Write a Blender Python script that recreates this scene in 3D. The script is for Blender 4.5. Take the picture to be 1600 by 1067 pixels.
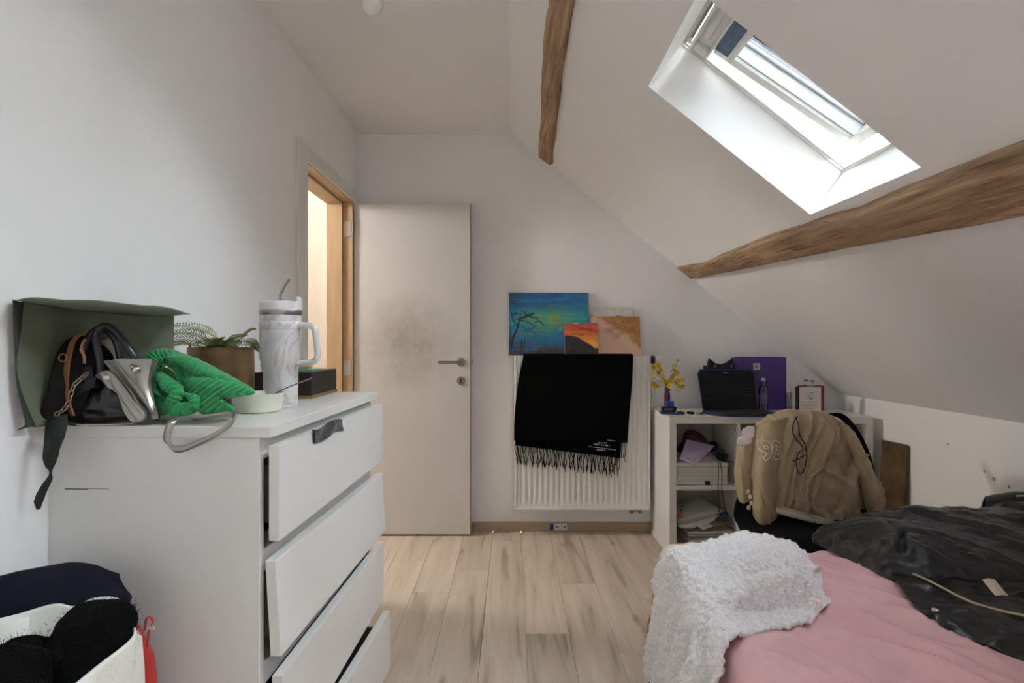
import bpy, bmesh, math, random
import numpy as np
from mathutils import Vector, Matrix
random.seed(7); rng = np.random.default_rng(7)
scene = bpy.context.scene
for o in list(bpy.data.objects): bpy.data.objects.remove(o)

# ------------------------------------------------------------------ camera, sky, light, exposure
FPX, EYE, CX, CY = 870.0, 1.18, 800.0, 533.5
cam_d = bpy.data.cameras.new('camera'); cam = bpy.data.objects.new('camera', cam_d)
scene.collection.objects.link(cam)
cam.location = (0, 0, EYE); cam.rotation_euler = (math.pi/2, 0, 0)
cam_d.sensor_width = 36; cam_d.lens = 36*FPX/1600; cam_d.clip_start = .02
scene.camera = cam
scene.view_settings.view_transform = 'Standard'; scene.view_settings.look = 'None'
scene.view_settings.gamma = 1; scene.view_settings.use_curve_mapping = False
scene.view_settings.exposure = 2.92
SKY = 17.0
world = bpy.data.worlds.new('overcast_sky'); scene.world = world; world.use_nodes = True
wn = world.node_tree.nodes; wl = world.node_tree.links
bg = wn['Background']; bg.inputs['Strength'].default_value = SKY
wtc = wn.new('ShaderNodeTexCoord'); wsep = wn.new('ShaderNodeSeparateXYZ'); wr = wn.new('ShaderNodeValToRGB')
wl.new(wtc.outputs['Generated'], wsep.inputs[0]); wl.new(wsep.outputs['Z'], wr.inputs[0]); wl.new(wr.outputs[0], bg.inputs[0])
wr.color_ramp.elements[0].position = 0.0; wr.color_ramp.elements[0].color = (.25, .25, .24, 1)
wr.color_ramp.elements[1].position = 0.15; wr.color_ramp.elements[1].color = (.85, .935, 1.0, 1)
# roof plane frame: u down the slope, v along the room, t outwards
RO = np.array([-.012, 0, 2.472]); RU = np.array([.7847, 0, -.6199]); RN = np.array([.6199, 0, .7847])
def S(u, v, t=0.0): return tuple(RO + RU*u + np.array([0, v, 0]) + RN*t)
SKY1 = (.6295, 1.360, 1.436, 1.970)     # u0,u1,v0,v1 of the roof window in view
FILL_SKY2 = (.360, .770, .640, 1.270)     # unseen window added above the photographer to light left wall and drawers
FILL_SKY3 = (.6295, 1.270, -.76, -.32)     # unseen window added behind the photographer to fill the back wall
for (u0, u1, v0, v1) in (SKY1, FILL_SKY2, FILL_SKY3):
    ld = bpy.data.lights.new('daylight_portal', 'AREA'); ld.shape = 'RECTANGLE'
    ld.size = u1-u0; ld.size_y = v1-v0; ld.cycles.is_portal = True
    lo = bpy.data.objects.new('daylight_portal', ld); scene.collection.objects.link(lo)
    m = Matrix((RU, (0, 1, 0), RN)).transposed()
    lo.matrix_world = Matrix.Translation(S((u0+u1)/2, (v0+v1)/2, .42)) @ m.to_4x4()
hl = bpy.data.lights.new('hall_fill', 'POINT'); hl.energy = 12.5; hl.color = (.97, .98, 1.0); hl.shadow_soft_size = .12  # unseen point light added to fill the hall and the room's far end
ho = bpy.data.objects.new('hall_fill', hl); scene.collection.objects.link(ho); ho.location = (-2.15, 2.9, 2.1)
scene.cycles.max_bounces = 12; scene.cycles.diffuse_bounces = 8; scene.cycles.transparent_max_bounces = 12
scene.cycles.use_denoising = True; scene.cycles.sample_clamp_indirect = 6

# ------------------------------------------------------------------ helpers
COL = scene.collection
def P(px, py, Y): return np.array([(px-CX)*Y/FPX, Y, EYE-(py-CY)*Y/FPX])     # photo pixel at a chosen real distance -> point
def Pz(px, py, z):
    Y = (EYE-z)*FPX/(py-CY); return np.array([(px-CX)*Y/FPX, Y, z])
def lin(c):
    if isinstance(c, str):
        c = [int(c[i:i+2], 16)/255 for i in (0, 2, 4)]
    return tuple((x/12.92 if x <= .04045 else ((x+.055)/1.055)**2.4) for x in c)
MATS = {}
def M(name, col, rough=.6, metal=0, var=.0, vs=8, bump=0, bs=60, sheen=0, spec=.5, stretch=None, col2=None, coat=0, trans=0, alpha=1, attr=None, det=4):
    if name in MATS: return MATS[name]
    m = bpy.data.materials.new(name); m.use_nodes = True; MATS[name] = m
    N = m.node_tree.nodes; L = m.node_tree.links; b = N['Principled BSDF']
    c = lin(col); b.inputs['Base Color'].default_value = (*c, 1)
    b.inputs['Roughness'].default_value = rough; b.inputs['Metallic'].default_value = metal
    b.inputs['Specular IOR Level'].default_value = spec
    if sheen: b.inputs['Sheen Weight'].default_value = sheen; b.inputs['Sheen Roughness'].default_value = .5
    if coat: b.inputs['Coat Weight'].default_value = coat; b.inputs['Coat Roughness'].default_value = .1
    if trans: b.inputs['Transmission Weight'].default_value = trans
    if alpha < 1: b.inputs['Alpha'].default_value = alpha
    tc = N.new('ShaderNodeTexCoord'); mp = N.new('ShaderNodeMapping'); L.new(tc.outputs['Object'], mp.inputs[0])
    if stretch: mp.inputs['Scale'].default_value = stretch
    if var or col2:
        n = N.new('ShaderNodeTexNoise'); n.inputs['Scale'].default_value = vs; n.inputs['Detail'].default_value = det
        L.new(mp.outputs[0], n.inputs['Vector'])
        r = N.new('ShaderNodeValToRGB'); L.new(n.outputs[0], r.inputs[0])
        r.color_ramp.elements[0].position = .3; r.color_ramp.elements[1].position = .7
        c2 = lin(col2) if col2 else tuple(min(1, x*(1+var)) for x in c)
        c1 = c if col2 else tuple(x*(1-var) for x in c)
        r.color_ramp.elements[0].color = (*c1, 1); r.color_ramp.elements[1].color = (*c2, 1)
        L.new(r.outputs[0], b.inputs['Base Color'])
    if attr:
        a = N.new('ShaderNodeVertexColor'); a.layer_name = attr; L.new(a.outputs[0], b.inputs['Base Color'])
    if bump:
        n2 = N.new('ShaderNodeTexNoise'); n2.inputs['Scale'].default_value = bs; n2.inputs['Detail'].default_value = 3
        L.new(mp.outputs[0], n2.inputs['Vector'])
        bp = N.new('ShaderNodeBump'); bp.inputs['Strength'].default_value = bump; bp.inputs['Distance'].default_value = .004
        L.new(n2.outputs[0], bp.inputs['Height']); L.new(bp.outputs[0], b.inputs['Normal'])
    return m
def glass_mat(name, tint=(1, 1, 1), gloss=.12):
    if name in MATS: return MATS[name]
    m = bpy.data.materials.new(name); m.use_nodes = True; MATS[name] = m
    N = m.node_tree.nodes; L = m.node_tree.links; N.remove(N['Principled BSDF'])
    t = N.new('ShaderNodeBsdfTransparent'); t.inputs[0].default_value = (*tint, 1)
    g = N.new('ShaderNodeBsdfGlossy'); g.inputs['Roughness'].default_value = .03
    fr = N.new('ShaderNodeFresnel'); fr.inputs[0].default_value = 1.45
    mx = N.new('ShaderNodeMixShader'); L.new(fr.outputs[0], mx.inputs[0]); L.new(t.outputs[0], mx.inputs[1]); L.new(g.outputs[0], mx.inputs[2])
    L.new(mx.outputs[0], N['Material Output'].inputs[0]); return m

# value noise on the lattice, vectorised
def _h(i, j, k, s):
    n = (i*374761393 + j*668265263 + k*2147483647 + s*974711) & 0xffffffff
    n = ((n ^ (n >> 13))*1274126177) & 0xffffffff
    n = (n ^ (n >> 16)) & 0xffffffff
    return n/4294967295.0
def vn(p, s=0):
    p = np.asarray(p, float); i = np.floor(p).astype(np.int64); f = p-i; f = f*f*(3-2*f)
    o = 0
    for a in (0, 1):
        for b in (0, 1):
            for c in (0, 1):
                w = (f[..., 0] if a else 1-f[..., 0])*(f[..., 1] if b else 1-f[..., 1])*(f[..., 2] if c else 1-f[..., 2])
                o = o + w*_h(i[..., 0]+a, i[..., 1]+b, i[..., 2]+c, s)
    return o*2-1
def fbm(p, s=0, octv=3):
    o = 0; a = 1.0; p = np.asarray(p, float)
    for k in range(octv): o = o + a*vn(p, s+k); p = p*2.03+7.1; a *= .5
    return o
def ridge(p, s=0): return 1-np.abs(vn(p, s))*2

class MB:
    def __init__(s): s.v = []; s.f = []; s.c = []
    def add(s, v, f):
        n = len(s.v); s.v += [tuple(map(float, q)) for q in v]; s.f += [tuple(i+n for i in q) for q in f]; return s
    def box(s, x0, x1, y0, y1, z0, z1, T=None):
        v = [(x, y, z) for x in (x0, x1) for y in (y0, y1) for z in (z0, z1)]
        if T: v = [T(*q) for q in v]
        return s.add(v, [(0, 1, 3, 2), (4, 6, 7, 5), (0, 4, 5, 1), (2, 3, 7, 6), (0, 2, 6, 4), (1, 5, 7, 3)])
    def prism(s, poly, d):       # poly: 3D points, d: extrusion vector
        n = len(poly); d = np.array(d); a = [np.array(q) for q in poly]; b = [q+d for q in a]
        return s.add(a+b, [tuple(range(n))[::-1], tuple(range(n, 2*n))]+[(i, (i+1) % n, n+(i+1) % n, n+i) for i in range(n)])
    def grid(s, G, wrap_u=False, wrap_v=False):
        R, C = G.shape[:2]; v = G.reshape(-1, 3); f = []
        for i in range(R if wrap_u else R-1):
            for j in range(C if wrap_v else C-1):
                i2 = (i+1) % R; j2 = (j+1) % C
                f.append((i*C+j, i*C+j2, i2*C+j2, i2*C+j))
        return s.add(v, f)
    def lathe(s, prof, c, seg=32, axis='z', caps=True):
        a = np.linspace(0, 2*np.pi, seg, endpoint=False); G = []
        for r, h in prof:
            if axis == 'z': G.append(np.stack([c[0]+r*np.cos(a), c[1]+r*np.sin(a), np.full(seg, c[2]+h)], -1))
            elif axis == 'y': G.append(np.stack([c[0]+r*np.cos(a), np.full(seg, c[1]+h), c[2]-r*np.sin(a)], -1))
            else: G.append(np.stack([np.full(seg, c[0]+h), c[1]+r*np.cos(a), c[2]+r*np.sin(a)], -1))
        n0 = len(s.v); s.grid(np.array(G), wrap_v=True)
        if caps:
            s.f.append(tuple(n0+i for i in range(seg))[::-1]); m = n0+(len(prof)-1)*seg; s.f.append(tuple(m+i for i in range(seg)))
        return s
    def tube(s, path, r, seg=8, closed=False):
        p = np.array(path, float); n = len(p); r = np.broadcast_to(np.asarray(r, float), (n,))
        if closed: t = np.roll(p, -1, 0)-np.roll(p, 1, 0)
        else: t = np.gradient(p, axis=0)
        t = t/np.maximum(np.linalg.norm(t, axis=1, keepdims=True), 1e-9)
        a = np.array([0, 0, 1.0]) if abs(t[0][2]) < .9 else np.array([1.0, 0, 0])
        G = []; ang = np.linspace(0, 2*np.pi, seg, endpoint=False)
        for i in range(n):
            a = a-t[i]*(a@t[i]); a = a/max(np.linalg.norm(a), 1e-9); b = np.cross(t[i], a)
            G.append(p[i]+r[i]*(np.cos(ang)[:, None]*a+np.sin(ang)[:, None]*b))
        n0 = len(s.v); s.grid(np.array(G), wrap_u=closed, wrap_v=True)
        if not closed:
            s.f.append(tuple(n0+i for i in range(seg))[::-1]); m = n0+(n-1)*seg; s.f.append(tuple(m+i for i in range(seg)))
        return s
    def obj(s, name, mat, parent=None, smooth=False, bevel=0, colors=None, kind=None, seg=2, subsurf=0):
        off = np.array(parent['_o']) if parent is not None and '_o' in parent else np.zeros(3)
        me = bpy.data.meshes.new(name); v = np.array(s.v)-off
        me.from_pydata([tuple(q) for q in v], [], s.f)
        bm = bmesh.new(); bm.from_mesh(me); bmesh.ops.recalc_face_normals(bm, faces=bm.faces); bm.to_mesh(me); bm.free()
        me.materials.append(mat)
        if smooth:
            me.polygons.foreach_set('use_smooth', [True]*len(me.polygons))
            if smooth != True: me.set_sharp_from_angle(angle=math.radians(smooth))
        if colors is not None:
            ca = me.color_attributes.new('paint', 'FLOAT_COLOR', 'POINT')
            ca.data.foreach_set('color', np.c_[np.array(colors), np.ones(len(colors))].astype(np.float32).ravel())
        o = bpy.data.objects.new(name, me); COL.objects.link(o)
        if parent is not None: o.parent = parent; o['_o'] = parent['_o'] if '_o' in parent else [0, 0, 0]
        else: o['_o'] = [0.0, 0.0, 0.0]
        if bevel:
            b = o.modifiers.new('bevel', 'BEVEL'); b.width = bevel; b.segments = seg; b.limit_method = 'ANGLE'; b.angle_limit = math.radians(40)
        if subsurf:
            q = o.modifiers.new('sub', 'SUBSURF'); q.levels = q.render_levels = subsurf
        if kind: o['kind'] = kind
        return o
def thing(name, loc, label=None, cat=None, group=None, kind=None):
    o = bpy.data.objects.new(name, None); COL.objects.link(o); o.location = tuple(map(float, loc)); o['_o'] = [float(q) for q in loc]
    o.empty_display_size = .05
    return tag(o, label, cat, group, kind)
def tag(o, label=None, cat=None, group=None, kind=None):
    if label: o['label'] = label
    if cat: o['category'] = cat
    if group: o['group'] = group
    if kind: o['kind'] = kind
    return o
def base_tag(o, label, cat, group=None):      # single-mesh thing: move its origin to its base
    me = o.data; n = len(me.vertices); co = np.empty(n*3); me.vertices.foreach_get('co', co); co = co.reshape(-1, 3)
    c = np.array([co[:, 0].mean(), co[:, 1].mean(), co[:, 2].min()])
    me.vertices.foreach_set('co', (co-c).ravel()); o.location = tuple(c); me.update()
    o['_o'] = [float(q) for q in c]
    return tag(o, label, cat, group)
def _crw(n, m):                 # Catmull-Rom weights n controls -> m samples
    W = np.zeros((m, n))
    for k, x in enumerate(np.linspace(0, n-1, m)):
        i = min(int(x), n-2); t = x-i
        w = [(-t+2*t*t-t**3)/2, (2-5*t*t+3*t**3)/2, (t+4*t*t-3*t**3)/2, (t**3-t*t)/2]
        idx = [i-1, i, i+1, i+2]
        for a, b in zip(idx, w):
            if a < 0: W[k, 0] += 2*b; W[k, 1] -= b
            elif a > n-1: W[k, n-1] += 2*b; W[k, n-2] -= b
            else: W[k, a] += b
    return W
def cr(G, nu, nv):
    G = np.array(G, float)
    return np.einsum('ia,abk,jb->ijk', _crw(G.shape[0], nu), G, _crw(G.shape[1], nv))
def curve(pts, n): return _crw(len(pts), n) @ np.array(pts, float)
def closed_curve(pts, n):
    p = np.array(pts, float); k = len(p); q = np.vstack([p[-2:], p, p[:3]])
    W = _crw(len(q), (len(q)-1)*40+1); d = W @ q; d = d[80:80+k*40]
    L = np.r_[0, np.cumsum(np.linalg.norm(np.diff(np.vstack([d, d[:1]]), axis=0), axis=1))]
    x = np.linspace(0, L[-1], n, endpoint=False); dd = np.vstack([d, d[:1]])
    return np.stack([np.interp(x, L, dd[:, c]) for c in range(d.shape[1])], -1)
def normals(G):
    du = np.gradient(G, axis=0); dv = np.gradient(G, axis=1); n = np.cross(dv, du)
    return n/np.maximum(np.linalg.norm(n, axis=2, keepdims=True), 1e-9)
def surf(mb, ctrl, nu, nv, disp=None, thick=.004, toward=None):
    """smooth sheet through a grid of 3D points, displaced along its normal, closed to a shell of given thickness"""
    G = cr(ctrl, nu, nv); N = normals(G)
    if toward is not None:
        if (N*(np.array(toward)-G)).sum() < 0: N = -N
    U, V = np.meshgrid(np.linspace(0, 1, nu), np.linspace(0, 1, nv), indexing='ij')
    if disp is not None: G = G+N*disp(U, V, G)[..., None]
    if not thick: mb.grid(G); return G
    B = G-N*thick; n0 = len(mb.v); mb.grid(G); mb.grid(B); R, C = nu, nv; k = R*C
    ring = [i for i in range(C)]+[i*C+C-1 for i in range(1, R)]+[(R-1)*C+j for j in range(C-2, -1, -1)]+[i*C for i in range(R-2, 0, -1)]
    for a, b in zip(ring, ring[1:]+ring[:1]): mb.f.append((n0+a, n0+b, n0+k+b, n0+k+a))
    return G
def inflate(mb, out, bf, bb, n=64, rings=14, disp=None, fwd=(0, -1, 0), flat=.5):
    """closed body from a 3D outline: front bulge bf towards fwd, back bulge bb"""
    o = closed_curve(out, n); c = o.mean(0); fwd = np.array(fwd, float)
    for sgn, bulge in ((1, bf), (-1, bb)):
        ks = np.sin(np.linspace(0, np.pi/2, rings)); G = []
        for k in ks:
            h = (max(0, 1-k*k))**flat
            G.append(c+(o-c)*k+fwd*sgn*bulge*h)
        G = np.array(G)
        if disp is not None:
            w = np.sqrt(np.clip(1-ks**4, 0, 1))[:, None]
            N = normals(np.concatenate([G, G[:, :1]], 1))[:, :-1]
            if (N[-1].mean(0)@fwd)*sgn < 0: N = -N
            N[0] = fwd*sgn
            G = G+N*(disp(G)*w)[..., None]
        mb.grid(G, wrap_v=True)
    return mb
def arc(c, r, a0, a1, n, ax=(1, 0, 0), ay=(0, 0, 1)):
    t = np.linspace(math.radians(a0), math.radians(a1), n)[:, None]
    return np.array(c)+r*(np.cos(t)*np.array(ax)+np.sin(t)*np.array(ay))
def text_mesh(s, size, extrude=.0005, outline=0, res=3, off=0):
    cu = bpy.data.curves.new('t', 'FONT'); cu.body = s; cu.size = size; cu.resolution_u = res; cu.offset = off
    if outline: cu.fill_mode = 'NONE'; cu.bevel_depth = outline; cu.bevel_resolution = 1
    else: cu.extrude = extrude
    o = bpy.data.objects.new('t', cu); COL.objects.link(o)
    dg = bpy.context.evaluated_depsgraph_get(); me = o.evaluated_get(dg).to_mesh()
    v = np.array([q.co[:] for q in me.vertices]).reshape(-1, 3); f = [tuple(p.vertices) for p in me.polygons]
    bpy.data.objects.remove(o); bpy.data.curves.remove(cu)
    return v, f
# ------------------------------------------------------------------ setting
XL, XR, YF, YB, ZC, ZK = -.966, 2.035, -1.0, 3.474, 2.472, .855
WALL = M('wall_paint', 'ededed', .85, var=.02, vs=2.5, bump=.05, bs=90)
CEIL = M('ceiling_paint', 'ecebea', .88, var=.015, vs=2, bump=.04, bs=70)
WOODF = M('door_lining_wood', 'b39673', .5, var=.1, vs=3, stretch=(20, 20, 1.2), bump=.05)
WHITE = M('white_lacquer', 'e4e2de', .35, var=.01, vs=3)
def st(o): o['kind'] = 'structure'; return o

# floor: boards laid along the room, each its own piece
fm = bpy.data.materials.new('oak_board'); fm.use_nodes = True
N = fm.node_tree.nodes; L = fm.node_tree.links; b = N['Principled BSDF']
tc = N.new('ShaderNodeTexCoord'); oi = N.new('ShaderNodeObjectInfo')
mul = N.new('ShaderNodeVectorMath'); mul.operation = 'SCALE'; mul.inputs[0].default_value = (37, 91, 53); L.new(oi.outputs['Random'], mul.inputs['Scale'])
add = N.new('ShaderNodeVectorMath'); L.new(tc.outputs['Object'], add.inputs[0]); L.new(mul.outputs[0], add.inputs[1])
mp = N.new('ShaderNodeMapping'); mp.inputs['Scale'].default_value = (9, .75, 1); L.new(add.outputs[0], mp.inputs[0])
n1 = N.new('ShaderNodeTexNoise'); n1.inputs['Scale'].default_value = 1.6; n1.inputs['Detail'].default_value = 7; n1.inputs['Distortion'].default_value = .9; L.new(mp.outputs[0], n1.inputs['Vector'])
r1 = N.new('ShaderNodeValToRGB'); L.new(n1.outputs[0], r1.inputs[0])
r1.color_ramp.elements[0].position = .27; r1.color_ramp.elements[0].color = (*lin('8f7f6c'), 1)
r1.color_ramp.elements[1].position = .62; r1.color_ramp.elements[1].color = (*lin('c9b9a7'), 1)
e = r1.color_ramp.elements.new(.42); e.color = (*lin('bcab98'), 1)
mp2 = N.new('ShaderNodeMapping'); mp2.inputs['Scale'].default_value = (160, 5, 1); L.new(add.outputs[0], mp2.inputs[0])
n2 = N.new('ShaderNodeTexNoise'); n2.inputs['Scale'].default_value = 1; n2.inputs['Detail'].default_value = 2; L.new(mp2.outputs[0], n2.inputs['Vector'])
mp3 = N.new('ShaderNodeMapping'); mp3.inputs['Scale'].default_value = (8, 2.6, 1); L.new(add.outputs[0], mp3.inputs[0])
n3 = N.new('ShaderNodeTexVoronoi'); n3.inputs['Scale'].default_value = .62; L.new(mp3.outputs[0], n3.inputs['Vector'])
r3 = N.new('ShaderNodeValToRGB'); L.new(n3.outputs['Distance'], r3.inputs[0])
r3.color_ramp.elements[0].position = .015; r3.color_ramp.elements[0].color = (*lin('6b5846'), 1); r3.color_ramp.elements[1].position = .11; r3.color_ramp.elements[1].color = (1, 1, 1, 1)
mx = N.new('ShaderNodeMix'); mx.data_type = 'RGBA'; mx.blend_type = 'MULTIPLY'; mx.inputs[0].default_value = .55
L.new(r1.outputs[0], mx.inputs['A']); L.new(r3.outputs[0], mx.inputs['B'])
hs = N.new('ShaderNodeHueSaturation'); L.new(mx.outputs['Result'], hs.inputs['Color'])
mr = N.new('ShaderNodeMapRange'); mr.inputs['To Min'].default_value = .90; mr.inputs['To Max'].default_value = 1.10; L.new(oi.outputs['Random'], mr.inputs['Value'])
ma = N.new('ShaderNodeMath'); ma.operation = 'MULTIPLY_ADD'; ma.inputs[1].default_value = .22; ma.inputs[2].default_value = -.11; L.new(n2.outputs[0], ma.inputs[0])
mb_ = N.new('ShaderNodeMath'); L.new(ma.outputs[0], mb_.inputs[0]); L.new(mr.outputs[0], mb_.inputs[1]); L.new(mb_.outputs[0], hs.inputs['Value'])
L.new(hs.outputs[0], b.inputs['Base Color']); b.inputs['Roughness'].default_value = .42
bp = N.new('ShaderNodeBump'); bp.inputs['Strength'].default_value = .06; L.new(n2.outputs[0], bp.inputs['Height']); L.new(bp.outputs[0], b.inputs['Normal'])
floor = st(MB().box(XL-1.4, XR, YF, YB, -.06, -.012).obj('floor', M('screed', '6a5f55', .9)))
PW, PL = .175, 1.21
cuts = {0: 2.72, -1: 2.25, -2: 3.295, -3: 2.88, -4: 2.62, 1: 3.32, 2: 2.55, 3: 3.05}
meshes = {}
for k in range(-13, 11):
    x0 = max(.231+PW*k, XL-1.4); x1 = min(.231+PW*(k+1), XR)
    if x1-x0 < .02: continue
    c = cuts.get(k, YF+(k*.47) % PL+.3)
    ys = [YF]+[y for y in (c+PL*j for j in range(-6, 6)) if YF+.03 < y < YB-.03]+[YB]
    for y0, y1 in zip(ys, ys[1:]):
        key = (round(x1-x0, 4), round(y1-y0, 4))
        if key not in meshes:
            o = MB().box(-(x1-x0)/2+.0005, (x1-x0)/2-.0005, -(y1-y0)/2+.0005, (y1-y0)/2-.0005, -.012, 0).obj('plank', fm, floor)
            bm = bmesh.new(); bm.from_mesh(o.data)
            bmesh.ops.bevel(bm, geom=[q for q in bm.edges if all(v.co.z > -.001 for v in q.verts)], offset=.0011, segments=1, affect='EDGES'); bm.to_mesh(o.data); bm.free()
            meshes[key] = o.data
        else:
            o = bpy.data.objects.new('plank', meshes[key]); COL.objects.link(o); o.parent = floor
        o.location = ((x0+x1)/2, (y0+y1)/2, 0)

DY0, DY1, DZ = 2.61, 3.36, 2.022
w = MB()
w.box(XL-.15, XL, YF, DY0-.02, 0, ZC); w.box(XL-.15, XL, DY0-.02, DY1+.02, DZ+.02, ZC); w.box(XL-.15, XL, DY1+.02, YB, 0, ZC)
wl_ = st(w.obj('wall_left', WALL))
prof = lambda y: [(XL, y, 0), (XR, y, 0), (XR, y, ZK), (-.012, y, ZC), (XL, y, ZC)]
# the back wall, with the dirty marks above its baseboard, and the wall behind the photographer
st(MB().prism(prof(YB), (0, .15, 0)).obj('wall_back', WALL))
st(MB().prism(prof(YF-.15), (0, .15, 0)).obj('wall_front', WALL))
kw = M('knee_wall_paint', 'eeece9', .85, var=.015, vs=3)
wr_ = st(MB().box(XR, XR+.12, YF, YB, 0, ZK+.05).obj('wall_right', kw))
sc = MB()
for (y, z, s) in ((2.35, .60, .010), (2.28, .585, .007), (2.40, .62, .006), (2.05, .66, .008), (2.6, .70, .006), (1.95, .57, .005)):
    sc.lathe([(s, 0), (s*.6, -.0015)], (XR-.0001, y, z), 7, axis='x')
st(sc.obj('plaster_scuff', M('scuff_grey', 'a8a19b', .9), wr_))
st(MB().box(XL-.15, -.012, YF-.15, YB+.15, ZC, ZC+.15).obj('ceiling', CEIL))
T = lambda u, v, t: S(u, v, t)
c = MB(); UE = 2.62
def strip(v0, v1, holes):
    u = -.13
    for h0, h1 in holes: c.box(u, h0, v0, v1, 0, .2, T); u = h1
    c.box(u, UE+.1, v0, v1, 0, .2, T)
vs_ = [YF-.15, FILL_SKY3[2], FILL_SKY3[3], FILL_SKY2[2], FILL_SKY2[3], SKY1[2], SKY1[3], YB+.15]
for k, hs_ in enumerate(([], [FILL_SKY3[:2]], [], [FILL_SKY2[:2]], [], [SKY1[:2]], [])): strip(vs_[k], vs_[k+1], hs_)
st(c.obj('ceiling_slope', CEIL))

# hall behind the open door
HALL = M('hall_paint', 'b9ae9f', .85, var=.01)
h = MB(); hx = XL-1.4
h.box(hx-.1, hx, 1.0, YB+.1, 0, ZC); h.box(hx, XL-.15, YB-.02, YB+.1, 0, ZC); h.box(hx, XL-.15, .9, 1.0, 0, ZC); h.box(hx-.1, XL-.15, .9, YB+.1, ZC, ZC+.1)
st(h.obj('wall_hall', HALL))

# doorway lining, trim, door leaf
d = thing('door_1', (XL, DY1, 0), kind='structure')
fr = MB()
X0, X1 = XL-.15, XL+.004
fr.box(X0, X1, DY1, DY1+.02, 0, DZ+.02); fr.box(X0, X1, DY0-.02, DY0, 0, DZ+.02); fr.box(X0, X1, DY0, DY1, DZ, DZ+.02)
fr.box(X0, XL-.055, DY1-.014, DY1, 0, DZ); fr.box(X0, XL-.055, DY0, DY0+.014, 0, DZ); fr.box(X0, XL-.055, DY0, DY1, DZ-.014, DZ)
f_ = fr.obj('door_lining', WOODF, d, bevel=.0015)
HM = M('brushed_steel', '9b958c', .35, 1)
for z in (1.86, 1.02, .25):
    hm = MB(); hm.box(XL-.05, XL-.004, DY1-.003, DY1, z-.045, z+.045)
    for q in (-.03, 0, .03): hm.lathe([(.004, 0), (.004, -.001)], (XL-.03, DY1-.003, z+q), 8, axis='y')
    hm.lathe([(.006, -.045), (.006, .045)], (XL+.002, DY1+.004, z), 10)
    hm.obj('hinge', M('hinge_zinc', 'b9b4aa', .4, .8), d)
# leaf paint with grey hand marks around the handle side
dm = M('door_paint', 'cbc7c2', .5)
N = dm.node_tree.nodes; L = dm.node_tree.links; b = N['Principled BSDF']
tc = N.new('ShaderNodeTexCoord'); n = N.new('ShaderNodeTexNoise'); n.inputs['Scale'].default_value = 9; n.inputs['Detail'].default_value = 8; n.inputs['Roughness'].default_value = .7
L.new(tc.outputs['Object'], n.inputs[0])
gd = N.new('ShaderNodeVectorMath'); gd.operation = 'DISTANCE'; gd.inputs[1].default_value = (.34, 0, 1.17); L.new(tc.outputs['Object'], gd.inputs[0])
rr = N.new('ShaderNodeMapRange'); rr.inputs[1].default_value = .05; rr.inputs[2].default_value = .42; rr.inputs[3].default_value = 1; rr.inputs[4].default_value = 0; L.new(gd.outputs['Value'], rr.inputs[0])
mm = N.new('ShaderNodeMath'); mm.operation = 'MULTIPLY'; L.new(rr.outputs[0], mm.inputs[0]); L.new(n.outputs[0], mm.inputs[1])
rp = N.new('ShaderNodeValToRGB'); L.new(mm.outputs[0], rp.inputs[0])
rp.color_ramp.elements[0].position = .12; rp.color_ramp.elements[0].color = (*lin('cbc7c2'), 1); rp.color_ramp.elements[1].position = .62; rp.color_ramp.elements[1].color = (*lin('a39c92'), 1)
L.new(rp.outputs[0], b.inputs['Base Color'])
lx0, lx1 = XL+.008, -.250
leaf = MB().box(lx0, lx1-.004, 3.376, 3.416, .010, 2.016).obj('door_leaf', dm, d, bevel=.0015)
MB().box(lx1-.004, lx1, 3.376, 3.416, .010, 2.016).obj('edge_strip', M('raw_door_edge', '8d7458', .6), leaf)
hx_, hz = -.31, 1.055
k = MB().lathe([(.026, 0), (.026, -.007), (.023, -.009)], (hx_, 3.376, hz), 24, axis='y')
k.tube([(hx_, 3.368, hz), (hx_, 3.335, hz), (hx_-.004, 3.326, hz), (hx_-.012, 3.322, hz), (hx_-.13, 3.322, hz)], .0095, 14)
k.obj('handle', HM, leaf, smooth=40)
k = MB().lathe([(.026, 0), (.026, -.007), (.023, -.009)], (hx_, 3.376, hz-.112), 24, axis='y').obj('key_rose', HM, leaf, smooth=40)
k = MB().box(hx_-.004, hx_+.004, 3.364, 3.368, hz-.128, hz-.104); k.lathe([(.0065, -.0125), (.0065, -.009)], (hx_, 3.376, hz-.104), 12, axis='y'); k.obj('keyhole', M('dark_hole', '2a2622', .7), leaf)
MB().box(lx1, lx1+.010, 3.389, 3.403, hz-.016, hz+.016).obj('latch', HM, leaf)
t = MB(); t.box(XL, XL+.012, DY0-.12, DY0-.002, 0, DZ+.075); t.box(XL, XL+.012, DY0-.002, DY1+.02, DZ+.004, DZ+.075)
st(t.obj('trim_1', M('trim_white', 'dcdcd6', .5), bevel=.003))
BW = M('baseboard_wood', 'ab957c', .5, var=.08, vs=3, stretch=(1.2, 20, 20))
st(MB().box(-.94, XR, YB-.014, YB, 0, .057).obj('baseboard_back', BW, bevel=.002))
st(MB().box(XL, XL+.014, YF, DY0-.12, 0, .057).obj('baseboard_left', BW, bevel=.002))
st(MB().box(XR-.014, XR, YF, YB, 0, .057).obj('baseboard_right', BW, bevel=.002))

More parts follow.
